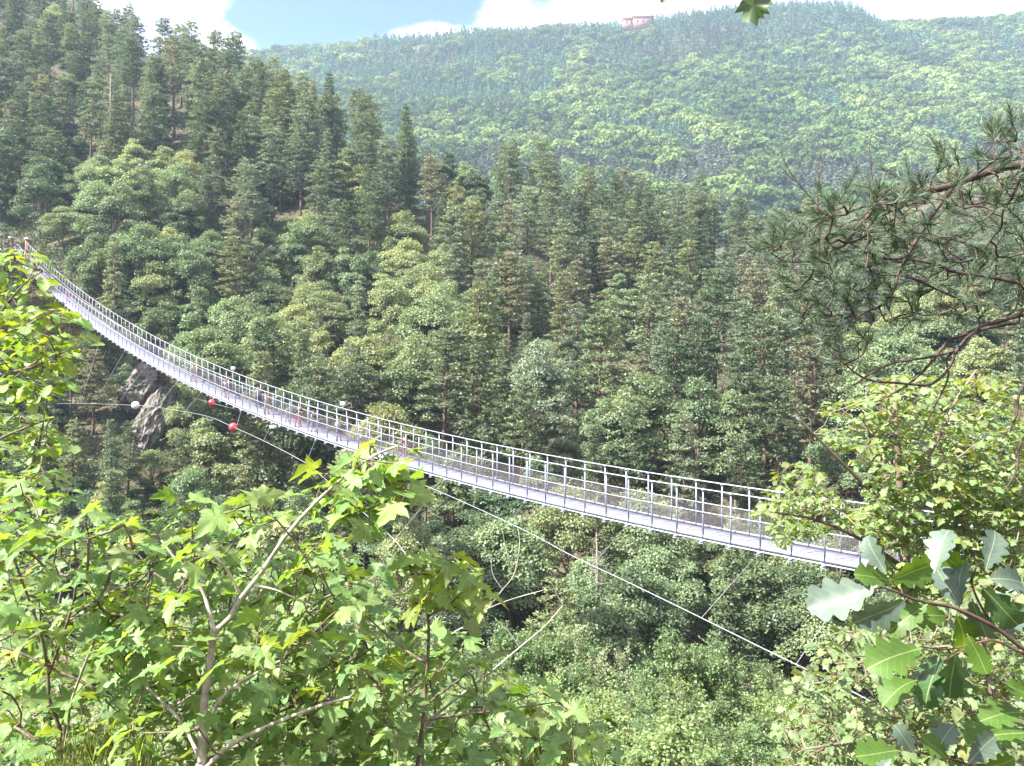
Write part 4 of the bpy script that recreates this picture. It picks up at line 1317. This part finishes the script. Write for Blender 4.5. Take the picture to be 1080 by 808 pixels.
leafy(root, [(110, 560), (130, 540), (200, 528), (275, 520), (330, 515), (350, 560), (350, 600), (380, 640), (400, 700), (420, 760), (430, 812), (130, 812), (110, 700)], (2.8, 4.4), 400, limb, MAPLE_V, [], MAPLE_T, .097, M_maple, (.165, .27, .075), M_twig_dark, per=2, seed=101, clear=16)
leafy(root, [(320, 520), (345, 482), (400, 466), (430, 478), (450, 500), (448, 522), (410, 535), (380, 560), (345, 545)], (2.9, 3.4), 38, limb, MAPLE_V, [], MAPLE_T, .097, M_maple, (.17, .28, .07), M_twig_dark, per=2, seed=102)
# sapling B: left, dark stems
root, b = sapling('maple_sapling', 'maple sapling with dark thin stems and a pale snag at the left edge', 'maple', (60, 860, 3.6), G_MAPLE)
dB = 3.6
lines = [([b, P(66, 830, dB)] + PL([(66, 787), (60, 760), (52, 738), (50, 704), (40, 660), (15, 590)], dB), .013, .005, 'trunk'),
         (PL([(67, 790), (69, 765), (74, 744), (86, 710), (98, 680)], dB, 3.4), .008, .005, 'dead_snag'),
         (PL([(104, 729), (80, 716), (52, 704), (25, 690), (-10, 678)], dB), .008, .005, None),
         (PL([(52, 710), (76, 640), (80, 600), (78, 560)], dB), .007, .003, None),
         (PL([(76, 650), (110, 628), (150, 610), (165, 585)], dB, 3.2), .006, .003, None)]
limb = stems(root, lines, M_twig_dark)
for o in root.children:
    if o.name.startswith('dead_snag'): o.data.materials[0] = M_dead
leafy(root, [(-20, 500), (30, 505), (70, 535), (130, 545), (160, 600), (170, 700), (150, 812), (-20, 812)], (2.9, 4.6), 310, limb, MAPLE_V, [], MAPLE_T, .096, M_maple, (.155, .26, .075), M_twig_dark, per=2, seed=103, clear=10)
# sapling C: centre, with yellow tipped top
root, b = sapling('maple_sapling', 'maple sapling topped by yellowing leaves beside the bare dead branch', 'maple', (441, 860, 3.4), G_MAPLE)
dC = 3.4
lines = [([b, P(440, 835, dC)] + PL([(441, 804), (446, 758), (450, 713), (452, 658), (444, 615), (436, 596)], dC), .012, .004, 'trunk'),
         (PL([(447, 745), (480, 720), (505, 700)], dC, 3.2), .006, .003, None),
         (PL([(450, 700), (420, 680), (392, 655), (378, 640)], dC, 3.6), .006, .003, None),
         (PL([(446, 760), (480, 755), (520, 750), (590, 740)], dC, 3.6), .007, .003, None),
         (PL([(452, 650), (470, 640), (488, 625)], dC, 3.3), .005, .003, None)]
limb = stems(root, lines, M_twig_dark)
leafy(root, [(425, 600), (445, 585), (480, 590), (508, 612), (512, 640), (495, 655), (470, 640), (440, 640)], (3.2, 3.6), 34, limb, MAPLE_V, [], MAPLE_T, .098, M_maple, (.20, .29, .065), M_twig_dark, per=2, seed=104)
leafy(root, [(400, 690), (440, 655), (490, 675), (520, 705), (560, 720), (600, 740), (640, 765), (655, 812), (400, 812)], (3.0, 4.2), 135, limb, MAPLE_V, [], MAPLE_T, .098, M_maple, (.16, .27, .08), M_twig_dark, per=2, seed=105, clear=10)
# sapling D: between A and C
root, b = sapling('maple_sapling', 'slim maple sapling rising dark stemmed between the forked trunk and the yellow tipped one', 'maple', (314, 860, 3.8), G_MAPLE)
dD = 3.8
lines = [([b, P(313, 835, dD)] + PL([(314, 804), (322, 765), (332, 713), (340, 660), (342, 610)], dD), .011, .004, 'trunk'),
         (PL([(330, 720), (365, 700), (395, 680), (405, 650)], dD, 3.6), .006, .003, None), (PL([(318, 790), (360, 776), (410, 765)], dD, 3.7), .006, .003, None),
         (PL([(341, 640), (325, 600), (320, 570)], dD, 3.7), .005, .002, None)]
limb = stems(root, lines, M_twig_dark)
leafy(root, [(290, 600), (330, 560), (400, 590), (425, 640), (430, 700), (430, 812), (280, 812)], (3.4, 4.8), 170, limb, MAPLE_V, [], MAPLE_T, .096, M_maple, (.15, .25, .085), M_twig_dark, per=2, seed=106, clear=10)
# backing maples, a little further down the bank
root, b = sapling('maple_sapling', 'leafy maple thicket stem down the bank behind the forked trunk', 'maple', (160, 900, 6.0), G_MAPLE)
lines = [([b] + PL([(160, 860), (158, 760), (150, 680), (140, 620)], 6.0), .03, .01, 'trunk'), (PL([(158, 760), (260, 700), (350, 650)], 6), .015, .006, None), (PL([(155, 740), (60, 690), (0, 640)], 6), .015, .006, None), (PL([(159, 800), (300, 780), (450, 760), (540, 770)], 6), .015, .006, None)]
limb = stems(root, lines, M_bark)
leafy(root, [(-20, 545), (100, 560), (240, 560), (360, 600), (470, 700), (560, 760), (600, 812), (-20, 812)], (5.2, 7.5), 420, limb, MAPLE_V, [], MAPLE_T, .12, M_maple, (.115, .20, .065), M_twig_dark, per=2, seed=107, twr=.004)

# left edge oak
root, b = sapling('oak_sapling', 'oak sapling at the left edge with lobed leaves before the far end of the bridge', 'oak', (-60, 860, 3.9), 'oaks in front of the gorge')
lines = [([b] + PL([(-70, 800), (-60, 650), (-50, 500), (-35, 400), (-20, 320)], 3.9), .03, .01, 'trunk'),
         (PL([(-58, 600), (-20, 560), (0, 545), (30, 500), (45, 450), (50, 415)], 3.9, 3.6), .010, .003, None),
         (PL([(-45, 450), (0, 400), (40, 385), (80, 365)], 3.9, 3.6), .008, .003, None), (PL([(-30, 370), (0, 330), (25, 300), (45, 285)], 3.9, 3.7), .008, .003, None),
         (PL([(-50, 520), (-10, 470), (30, 450), (60, 440)], 3.9, 3.5), .008, .003, None)]
limb = stems(root, lines, M_twig_dark)
leafy(root, [(-20, 262), (30, 268), (48, 285), (52, 318), (92, 335), (90, 358), (88, 385), (70, 400), (45, 428), (-20, 428)], (3.4, 4.2), 125, limb, OAK_V, OAK_Q, [], .088, M_oak, (.18, .28, .065), M_twig_dark, per=3, seed=110)
leafy(root, [(-20, 425), (40, 430), (62, 440), (52, 480), (60, 500), (70, 530), (-20, 540)], (3.4, 4.2), 60, limb, OAK_V, OAK_Q, [], .085, M_oak, (.17, .26, .09), M_twig_dark, per=3, seed=111)

# small oak on the near side of the bridge end, and its neighbours
def oak_tree(label, base, lines, regions, colour, Dr, size, seed, per=5):
    root, b = sapling('oak_tree', label, 'oak', base, 'oaks in front of the gorge')
    lines = [([b] + lines[0][0], *lines[0][1:])] + lines[1:]
    limb = stems(root, lines, M_bark)
    for i, (reg, cnt) in enumerate(regions):
        leafy(root, reg, Dr, cnt, limb, SMALL_V * np.array([1.35, 1, 1]), [], SMALL_T, size, M_oak, colour, M_bark, per=per, seed=seed + i, flat=.5, hang=.35, twr=.005)
oak_tree('small oak with dark upright trunk standing before the near end of the bridge', (962, 800, 9.0),
         [(PL([(958, 700), (955, 600), (950, 520), (946, 460), (943, 400)], 9), .085, .02, 'trunk'), (PL([(953, 560), (920, 520), (880, 480), (840, 440)], 9, 8.6), .035, .01, None),
          (PL([(955, 600), (910, 570), (860, 548), (815, 540)], 9, 8.4), .032, .01, None), (PL([(950, 520), (985, 470), (1010, 420), (1030, 390)], 9, 9.3), .035, .01, None),
          (PL([(955, 590), (1000, 550), (1050, 520)], 9, 9.2), .03, .01, None), (PL([(948, 480), (910, 450), (885, 430)], 9), .02, .008, None)],
         [([(868, 430), (890, 425), (940, 395), (1000, 400), (1060, 400), (1090, 450), (1090, 620), (960, 640), (930, 600), (905, 560), (920, 500), (880, 470)], 620),
          ([(800, 545), (830, 490), (850, 480), (880, 520), (905, 545), (940, 520), (930, 575), (900, 560), (850, 565), (820, 575)], 125), ([(925, 500), (1090, 490), (1090, 625), (945, 625)], 260)],
         (.17, .25, .09), (8.1, 10.2), .115, 130)
oak_tree('leafy oak low at the edge behind the big lobed leaves', (1060, 900, 6.5),
         [(PL([(1060, 860), (1055, 780), (1040, 700), (1030, 640)], 6.5), .06, .015, 'trunk'), (PL([(1050, 760), (990, 720), (930, 700), (880, 700)], 6.5, 6.2), .025, .008, None), (PL([(1056, 800), (1000, 790), (930, 780), (850, 790)], 6.5, 6.2), .022, .008, None)],
         [([(850, 700), (900, 660), (960, 640), (1020, 620), (1090, 600), (1090, 812), (830, 812), (820, 760)], 560)], (.15, .215, .09), (6.0, 8.2), .10, 140)

# bare dead branches over the middle of the near bank
root = empty('dead_branch', P(448, 800, 3.9)); b = P(448, 800, 3.9)
tag(root, 'long bleached dead branch slanting up from the yellow topped sapling', 'dead branch')
lines = [([np.array([b[0], b[1], gz(b[0], b[1])])] + PL([(446, 790), (449, 765), (480, 738), (518, 708), (548, 683), (575, 660), (594, 638)], 3.9, 4.2), .009, .002, 'stem'),
         (PL([(594, 638), (588, 628), (582, 615)], 4.2), .003, .0015, None), (PL([(548, 683), (538, 668), (522, 652)], 4.1), .003, .0015, None),
         (PL([(450, 706), (473, 672), (495, 658), (514, 642), (530, 622), (541, 608), (546, 590), (548, 572), (546, 556)], 4.0, 4.3), .0045, .0012, None),
         (PL([(514, 642), (540, 632), (575, 622)], 4.1, 4.2), .004, .002, None), (PL([(530, 622), (520, 606), (518, 590)], 4.2), .003, .0015, None), (PL([(541, 600), (534, 580), (530, 560)], 4.2), .003, .0015, None),
         (PL([(448, 770), (470, 752), (500, 745), (540, 738)], 3.9, 4.0), .006, .002, None)]
stems(root, lines, M_dead)

# ------------------------------------------------------------------ pine hanging in from the right
root = empty('pine_tree', (3.1, 3.3, gz(3.1, 3.3))); b = np.array([3.1, 3.3, gz(3.1, 3.3)])
tag(root, 'gnarled pine reaching in from the edge with dark red branches and long needles', 'pine tree')
dP = 3.0
TR = [b, np.array([3.05, 3.25, -1.5]), np.array([2.9, 3.2, 0]), np.array([2.85, 3.15, 1.2]), np.array([2.8, 3.1, 2.4])]
br_lines = [
    ([(1180, 165), (1120, 168), (1080, 174), (1058, 177), (1022, 188), (1005.6, 195), (980.5, 201), (941.5, 203.5), (925, 217.5), (902.5, 242.5), (890, 258), (875, 265), (877, 276), (882, 281)], .020, .0045, 3.0, 3.0),
    ([(1005.6, 195), (990, 217), (975, 240), (958, 268), (947, 290), (944, 304), (933, 320), (914, 329), (902, 336)], .010, .003, 3.0, 2.9),
    ([(1180, 320), (1080, 299.6), (1047, 292.7), (1008, 287), (986, 279), (958, 273), (930, 272), (911, 263.5), (896, 256.5)], .009, .004, 3.0, 3.05),
    ([(955, 290), (986, 304), (1014, 318), (1019.5, 332)], .006, .004, 2.95, 3.0),
    ([(882, 281), (864, 276), (830, 276), (813, 266)], .0045, .002, 3.0, 2.9), ([(864, 276), (852, 254), (845, 240)], .003, .002, 3.0, 3.0),
    ([(1080, 180), (1067, 209), (1058, 223), (1056, 240), (1047, 251), (1031, 273)], .005, .002, 3.0, 3.1),
    ([(823, 157.6), (828, 172), (840, 191), (859, 213), (863.5, 228.6), (864, 276)], .0016, .003, 3.0, 3.0), ([(826, 178), (834, 188), (840, 191)], .0016, .002, 3.0, 3.0),
    ([(868.6, 148), (864, 170), (862, 184), (863, 228)], .0016, .003, 3.0, 3.0), ([(919, 142), (917, 155), (918, 170), (920.7, 195), (925, 217)], .0016, .003, 3.0, 3.0),
    ([(1180, 300), (1120, 320), (1080, 331), (1040, 343), (1020, 352), (1003, 358), (990, 372), (975, 390), (958, 405), (940, 416), (923.5, 424)], .011, .0028, 2.9, 3.0),
    ([(1020, 353), (1014, 366), (986, 375.6), (944, 382.6), (919, 393.7), (902.5, 405), (884.5, 414), (875, 410.5), (871, 399)], .006, .002, 2.95, 2.9),
    ([(1075, 340), (1031, 349), (1011, 367), (1000, 389.6), (980.5, 405), (947, 404), (914, 400), (891, 384), (872, 366), (868, 350)], .007, .0025, 2.9, 2.95),
    ([(1011, 367), (998.7, 378), (1000, 398), (986, 428.6), (968, 465)], .005, .0022, 2.95, 2.95),
    ([(1130, 380), (1080, 407), (1072.5, 437), (1067, 450), (1065.5, 456.5)], .006, .003, 2.9, 2.9),
    ([(1130, 430), (1080, 462), (1072.5, 495), (1060, 517.7)], .007, .003, 2.9, 2.9), ([(1180, 130), (1120, 150), (1080, 160), (1050, 168), (1035, 160)], .006, .003, 3.1, 3.1)]
lines = [(TR, .11, .06, 'trunk')]
for pts, r0, r1, a, b2 in br_lines: lines.append((PL(pts, a, b2), r0, r1, None))
for (tx, k) in ((1180, 0),):
    pass
# joints from the trunk to each limb that leaves the frame
for y, zt in ((165, .72), (320, .12), (300, .20), (380, -.1), (430, -.35), (130, .8)):
    e = P(1180 if y not in (380, 430) else 1130, y, 2.95); tb = np.array([2.88, 3.18, zt]); lines.append(([tb, (tb + e) / 2 + (0, 0, .03), e], .026 if y == 165 else .012, .020 if y == 165 else .009, None))
limb = stems(root, lines, M_pinebranch)
r = np.random.RandomState(77)
regs = [([(812, 262), (840, 235), (862, 235), (880, 215), (915, 205), (950, 200), (975, 170), (1020, 160), (1085, 175), (1085, 330), (1040, 340), (1000, 330), (960, 345), (900, 372), (870, 360), (850, 340), (830, 300)], 270),
        ([(1035, 150), (1060, 130), (1090, 125), (1090, 175), (1040, 175)], 22), ([(835, 225), (905, 190), (960, 180), (960, 230), (870, 270), (830, 270)], 45), ([(840, 320), (900, 330), (930, 370), (900, 395), (860, 370)], 20)]
tw = MB(); pos = []; dr = []; nm_ = []; sz = []; AN = []
lb = limb[len(spline(TR, 6)):]
for reg, cnt in regs:
    xs = [p[0] for p in reg]; ys_ = [p[1] for p in reg]; k = 0
    while k < cnt:
        x, y = r.uniform(min(xs), max(xs)), r.uniform(min(ys_), max(ys_))
        if not in_poly(x, y, reg): continue
        k += 1
        AN.append(P(x, y, r.uniform(2.7, 3.4)))
for a, bpt, nch in grow(AN, lb):
    out = a - bpt; L_ = np.linalg.norm(out) + 1e-6; out /= L_
    axis = out * .6 + np.array([r.normal(0, .5) - .35, r.normal(0, .5), r.uniform(-.1, .9)]); axis /= np.linalg.norm(axis)
    sl = r.uniform(.05, .11); tip = a + axis * sl; kk = 1 + .2 * min(nch, 20) ** .6
    tw.tube([bpt, (bpt + a) / 2 + r.normal(0, .09 * L_, 3), a], [.0024 * kk, .0022 * kk, .002 * kk], 4, False)
    tw.tube([a, tip], [.002, .0012], 3, False)
    nn = 80; u = r.uniform(0, 1, nn); az = r.uniform(0, 6.283, nn)
    e1 = np.cross(axis, [0, 0, 1.0]); e1 /= np.linalg.norm(e1); e2 = np.cross(axis, e1)
    rad_ = (np.cos(az)[:, None] * e1 + np.sin(az)[:, None] * e2)
    spread_ = r.uniform(.35, .95, nn)[:, None]
    pos.append(a + axis * (u * sl)[:, None]); dr.append(axis * (1.05 - .25 * (1 - u))[:, None] + rad_ * spread_); nm_.append(r.normal(0, 1, (nn, 3)) + rad_)
    sz.append(r.uniform(.034, .052, nn))
pos = np.concatenate(pos); sz = np.concatenate(sz)
NV = np.array([[-.5, 0, 0], [.5, 0, 0], [.4, .6, .02], [-.4, .6, .02], [0, 1, .05]])
V, Fs = scatter_template(NV, [(0, 1, 2, 3)], [(3, 2, 4)], pos, rot_from(np.concatenate(dr), np.concatenate(nm_)), np.stack([np.full(len(sz), .0019), sz, sz], 1))
for o in (mesh_np('needles', V, Fs, M_pine_needle, root), tw.build('twigs', M_pinebranch, root)):
    o.matrix_parent_inverse = Matrix.Translation(-root.location)

# ------------------------------------------------------------------ big oak leaves close by at the lower right
def big_oak():
    V = []; n = 49
    for i in range(n):
        t = i / (n - 1)
        env = .36 * (math.sin(math.pi * min(t * .80 + .02, 1)) ** 1.25) + .015
        ph = (t ** .95) * 4.3 * 2 * math.pi
        lob = .5 + .5 * math.cos(ph + math.pi)
        wd = env * (.58 + .42 * lob ** .55) if t > .08 else .02
        if t > .955: wd *= max(0.0, (1 - t) / .045) ** .5
        sh = .10 * wd
        for k in (-1, -.5, 0, .5, 1):
            a = abs(k)
            V.append((k * wd, t * (1 if t < .9 else 1) + sh * a, -.22 * (t - .3) ** 2 + .22 * a * wd))
    Q = []
    for i in range(n - 1):
        for k in range(4):
            a = i * 5 + k; Q.append((a, a + 1, a + 6, a + 5))
    return np.array(V), Q
BIGV, BIGQ = big_oak()
def big_leaf(root, bx, by, tx, ty, D, mat, roll=0.0, dz=0.0, label=None, w=1.0):
    a = P(bx, by, D); t = P(tx, ty, D + dz); d = t - a; L_ = np.linalg.norm(d)
    view = -a / np.linalg.norm(a); side = np.cross(d / L_, view)
    nrm = view * math.cos(roll) + side * math.sin(roll)
    R_ = rot_from(d[None], nrm[None]); TVb = BIGV
    V, Fs = scatter_template(BIGV * np.array([.86 * w, 1, 1]), BIGQ, [], a[None], R_, np.array([[L_] * 3]))
    tt = TVb[:, 1]; V += nrm[None] * (.04 * L_ * np.sin(tt * 5 + bx))[:, None] + side[None] * (.05 * L_ * math.sin(by) * tt ** 2)[:, None]
    o = mesh_np('leaf', V, Fs, mat, root, smooth=True, uv=BIGV[:, :2]); o.matrix_parent_inverse = Matrix.Translation(-root.location)
    if label: o['label'] = label
    mb = MB()
    c = [V[i * 5 + 2] + nrm * .0006 for i in range(0, 48, 4)]
    mb.tube([a - d * .06] + c, [.0009] * 2 + [.0007] * 5 + [.0004] * 6, 4, False)
    v = mb.build('midrib', M_vein, o); v.matrix_parent_inverse = Matrix.Translation(-root.location)
    return o
M_vein = simple_mat('pale_leaf_vein', (.34, .38, .22))
bs = np.array([1.35, 1.15, gz(1.35, 1.15)])
root = empty('oak_sapling', bs); tag(root, 'close oak sprig with large lobed leaves, some green and some pale silvery', 'oak', 'oaks in front of the gorge')
dO = 1.25
lines = [([bs, np.array([1.25, 1.2, -1.0]), P(1230, 700, dO), P(1150, 690, dO)], .011, .006, 'trunk'),
         (PL([(1150, 690), (1110, 688), (1080, 684), (1050, 662), (1009, 642), (985, 637), (964, 632), (945, 624), (926, 618)], dO, 1.2), .0045, .0016, None),
         (PL([(1050, 662), (1035, 640), (1025, 615), (1030, 598)], dO), .0025, .0012, None), (PL([(1080, 690), (1050, 676), (1030, 678), (1000, 685), (970, 682)], dO), .0022, .001, None),
         (PL([(1150, 760), (1110, 790), (1060, 815), (1000, 800), (950, 790)], dO), .003, .0015, None), (PL([(1150, 700), (1110, 730), (1080, 752)], dO), .003, .0015, None),
         (PL([(1030, 678), (990, 700), (967, 716)], dO), .0016, .001, None)]
stems(root, lines, M_twig)
for bx, by, tx, ty, mt, roll, dz in [
        (926, 618, 852, 643, M_oak_pale, .35, .03), (934, 606, 912, 566, M_oak_pale, -.5, .03), (940, 612, 904, 606, M_oak_green, .4, -.02), (938, 612, 986, 596, M_oak_green, .5, .02),
        (1027, 610, 985, 580, M_oak_green, -.3, .02), (1012, 642, 986, 596, M_oak_pale, .4, .03), (956, 630, 905, 664, M_oak_pale, -.6, .02), (978, 636, 938, 668, M_oak_green, .3, .0),
        (972, 682, 916, 702, M_oak_green, .3, -.03), (990, 688, 974, 746, M_oak_dark, .5, 0), (1007, 689, 1001, 740, M_oak_dark, -.4, .03), (1020, 668, 1042, 712, M_oak_green, .4, -.02),
        (1034, 618, 1078, 662, M_oak_dark, .2, 0), (1040, 602, 1054, 560, M_oak_pale, .5, .03), (984, 604, 997, 556, M_oak_pale, -.5, .03), (1042, 610, 1082, 612, M_oak_pale, -.3, .02),
        (1026, 632, 1038, 676, M_oak_pale, .5, .02), (1000, 650, 962, 648, M_oak_green, .2, -.03), (967, 716, 930, 738, M_oak_green, .6, -.03), (1080, 750, 1036, 758, M_oak_green, .5, -.02),
        (1085, 770, 1022, 780, M_oak_green, .7, -.02), (1090, 735, 1062, 722, M_oak_green, .3, 0), (950, 792, 905, 796, M_oak_green, .4, -.02), (965, 795, 945, 766, M_oak_pale, .3, 0),
        (985, 800, 1003, 762, M_oak_pale, -.3, .02), (1000, 802, 975, 776, M_oak_green, .5, 0), (1020, 806, 1050, 775, M_oak_pale, .5, .02), (1035, 812, 1070, 800, M_oak_green, .4, 0),
        (940, 800, 925, 818, M_oak_pale, .2, 0), (1010, 648, 1022, 690, M_oak_green, -.5, .03), (1058, 668, 1085, 640, M_oak_pale, .4, .02), (1010, 640, 1016, 590, M_oak_pale, -.7, .02)]:
    big_leaf(root, bx, by, tx, ty, dO + random.uniform(-.05, .04), mt, roll, dz, 'pale silvery leaf' if mt is M_oak_pale else None)
# leaf hanging into the top of the view, on a twig of a branch overhead
bs = P(860, -420, 1.7); bs2 = np.array([1.9, 1.0, gz(1.9, 1.0)])
root = empty('overhanging_branch', bs2); tag(root, 'dark green lobed leaf hanging on an overhead branch at the top edge', 'branch')
lines = [([bs2, np.array([1.85, 1.05, 0]), np.array([1.7, 1.2, 1.0]), P(1000, -200, 1.7), P(900, -90, 1.7), P(820, -60, 1.7), P(796, -20, 1.7)], .03, .0012, 'stem'), ([P(820, -60, 1.7), P(750, -25, 1.7), P(703, -4, 1.7)], .002, .001, None)]
stems(root, lines, M_twig)
M_topleaf = foliage_mat('dark_green_leaf', 'plain', (.045, .09, .015), trans=.4, gloss=.05, var=.1)  # one even dark green for the leaves at the top edge
zp = [(715, 0), (650, 112), (722, 92), (708, 172), (765, 186), (785, 178), (842, 220), (850, 150), (897, 150), (888, 108), (942, 120), (915, 52), (964, 40), (945, -20), (985, -90), (905, -70), (900, -150), (850, -110), (800, -170), (770, -90), (700, -110), (735, -40), (668, -20)]
ctr = P(690 + 820 / 7.714, 20 / 7.714, 1.7); V = [ctr + (0, .012, 0)] + [P(690 + x / 7.714, y / 7.714, 1.7 + .012 * math.sin(i)) for i, (x, y) in enumerate(zp)]
n = len(zp); T = [(0, 1 + i, 1 + (i + 1) % n) for i in range(n)]
o = mesh_np('leaf', V, [np.array(T)], M_topleaf, root); o.matrix_parent_inverse = Matrix.Translation(-root.location); o['label'] = 'dark green lobed leaf'
big_leaf(root, 706, -12, 698, 3, 1.7, M_topleaf, .4, 0.01)

# grass tufts at the foot of the view
for px, py, D, lab in ((585, 812, 3.4, 'tuft of thin grass blades low at the middle of the near bank'), (105, 815, 3.2, 'tuft of fine grass low among the maple leaves')):
    c = P(px, py, D)
    grass_patch('grass', c[0], c[1], .22, .2, 260, .22, [(.20, .26, .08), (.30, .30, .14), (.14, .22, .06)], lab, 'grass', int(px), z=c[2] - .03, w=.006)

# ------------------------------------------------------------------ sky, sun, haze, camera
SUN_AZ = math.radians(-112)      # from the viewing direction, to the left
SUN_EL = math.radians(50)
world = bpy.data.worlds.new('World'); sc.world = world; world.use_nodes = True
nt = world.node_tree; nt.nodes.clear(); L = nt.links.new
out = nt.nodes.new('ShaderNodeOutputWorld')
sky = nt.nodes.new('ShaderNodeTexSky'); sky.sky_type = 'NISHITA'; sky.sun_disc = False; sky.sun_elevation = SUN_EL; sky.sun_rotation = SUN_AZ
sky.air_density = 1.0; sky.dust_density = .1; sky.ozone_density = 3.0
bg = nt.nodes.new('ShaderNodeBackground'); bg.inputs[1].default_value = .075; L(mixc(nt, sky.outputs[0], (.50, .57, .80), 1.0, 'MULTIPLY'), bg.inputs[0])
tc = nt.nodes.new('ShaderNodeTexCoord')
sp_ = nt.nodes.new('ShaderNodeSeparateXYZ'); L(tc.outputs['Generated'], sp_.inputs[0])
def M_(op, a, b=None, c=None):
    n = nt.nodes.new('ShaderNodeMath'); n.operation = op
    for s, v in zip(n.inputs, (a, b, c)):
        if v is None: continue
        if hasattr(v, 'links'): L(v, s)
        else: s.default_value = v
    return n.outputs[0]
yy = M_('MAXIMUM', sp_.outputs[1], .05)
u_ = M_('DIVIDE', sp_.outputs[0], yy); v_ = M_('DIVIDE', sp_.outputs[2], yy)
mp = nt.nodes.new('ShaderNodeMapping'); mp.inputs['Scale'].default_value = (2.0, 2.0, 4.5); mp.inputs['Location'].default_value = (3.1, 1.7, .4); L(tc.outputs['Generated'], mp.inputs[0])
nz = nt.nodes.new('ShaderNodeTexNoise'); nz.inputs['Scale'].default_value = 1.6; nz.inputs['Detail'].default_value = 9; nz.inputs['Roughness'].default_value = .58; L(mp.outputs[0], nz.inputs['Vector'])
def hole(px, py, rx, ry):
    a = M_('DIVIDE', M_('SUBTRACT', u_, (px - HX) / F), rx / F); b = M_('DIVIDE', M_('SUBTRACT', v_, (HY - py) / F), ry / F)
    d = M_('ADD', M_('MULTIPLY', a, a), M_('MULTIPLY', b, b)); return M_('EXPONENT', M_('MULTIPLY', d, -1.0))
h = M_('ADD', hole(320, 8, 82, 42), hole(420, -18, 90, 32)); h = M_('ADD', h, M_('MULTIPLY', hole(590, -22, 80, 22), .5))
val = M_('SUBTRACT', M_('ADD', nz.outputs[0], .16), M_('MULTIPLY', h, .48))
cf = nt.nodes.new('ShaderNodeMapRange'); cf.interpolation_type = 'SMOOTHSTEP'; cf.inputs[1].default_value = .44; cf.inputs[2].default_value = .56; L(val, cf.inputs[0])
n2 = nt.nodes.new('ShaderNodeTexNoise'); n2.inputs['Scale'].default_value = 4.0; n2.inputs['Detail'].default_value = 6; L(mp.outputs[0], n2.inputs['Vector'])
cr = nt.nodes.new('ShaderNodeValToRGB'); cr.color_ramp.elements[0].position = .40; cr.color_ramp.elements[1].position = .62
cr.color_ramp.elements[0].color = (.40, .39, .52, 1); cr.color_ramp.elements[1].color = (1.0, .98, 1.0, 1); L(n2.outputs[0], cr.inputs[0])
bg2 = nt.nodes.new('ShaderNodeBackground'); bg2.inputs[1].default_value = .58; L(cr.outputs[0], bg2.inputs[0])
mx = nt.nodes.new('ShaderNodeMixShader'); L(cf.outputs[0], mx.inputs[0]); L(bg.outputs[0], mx.inputs[1]); L(bg2.outputs[0], mx.inputs[2]); L(mx.outputs[0], out.inputs[0])

sun = bpy.data.lights.new('sun', 'SUN'); sun.energy = 5.0; sun.angle = math.radians(.6); sun.color = (1.0, .95, .86)
so = bpy.data.objects.new('sun', sun); COL.objects.link(so)
to_sun = Vector((math.sin(SUN_AZ) * math.cos(SUN_EL), math.cos(SUN_AZ) * math.cos(SUN_EL), math.sin(SUN_EL)))
so.rotation_euler = to_sun.to_track_quat('Z', 'Y').to_euler()

# haze: one closed box of pale air round everything
m, hnt, hout = new_mat('haze_air')
pv = hnt.nodes.new('ShaderNodeVolumePrincipled'); pv.inputs['Color'].default_value = (.55, .74, 1.0, 1); pv.inputs['Density'].default_value = .00025; pv.inputs['Anisotropy'].default_value = .2
hnt.links.new(pv.outputs[0], hout.inputs['Volume'])
zlo = float(Zg.min()) - 1.5; zhi = float(Zg.max()) + 45
mb = MB(); mb.box((0, 1200, (zlo + zhi) / 2), (2900, 0, 0), (0, 1400, 0), (0, 0, (zhi - zlo) / 2))
hz = mb.build('haze', m); tag(hz, 'pale blue air between the viewer and the far mountainside', 'haze', kind='stuff')
m.cycles.homogeneous_volume = True if hasattr(m.cycles, 'homogeneous_volume') else None

cam = bpy.data.cameras.new('camera'); co = bpy.data.objects.new('camera', cam); COL.objects.link(co); sc.camera = co
co.location = (0, 0, 0); co.rotation_euler = (math.radians(90), 0, 0)
cam.sensor_width = 36; cam.lens = 36 * F / 1080; cam.shift_y = -(404 - HY) / 1080; cam.clip_start = .05; cam.clip_end = 6000

sc.view_settings.view_transform = 'Standard'; sc.view_settings.look = 'None'; sc.view_settings.gamma = 1
sc.view_settings.exposure = 2.3
cy = sc.cycles
cy.max_bounces = 5; cy.diffuse_bounces = 2; cy.glossy_bounces = 1; cy.transmission_bounces = 3; cy.transparent_max_bounces = 10; cy.volume_bounces = 0
cy.use_denoising = True; cy.caustics_reflective = False; cy.caustics_refractive = False
cy.use_adaptive_sampling = False
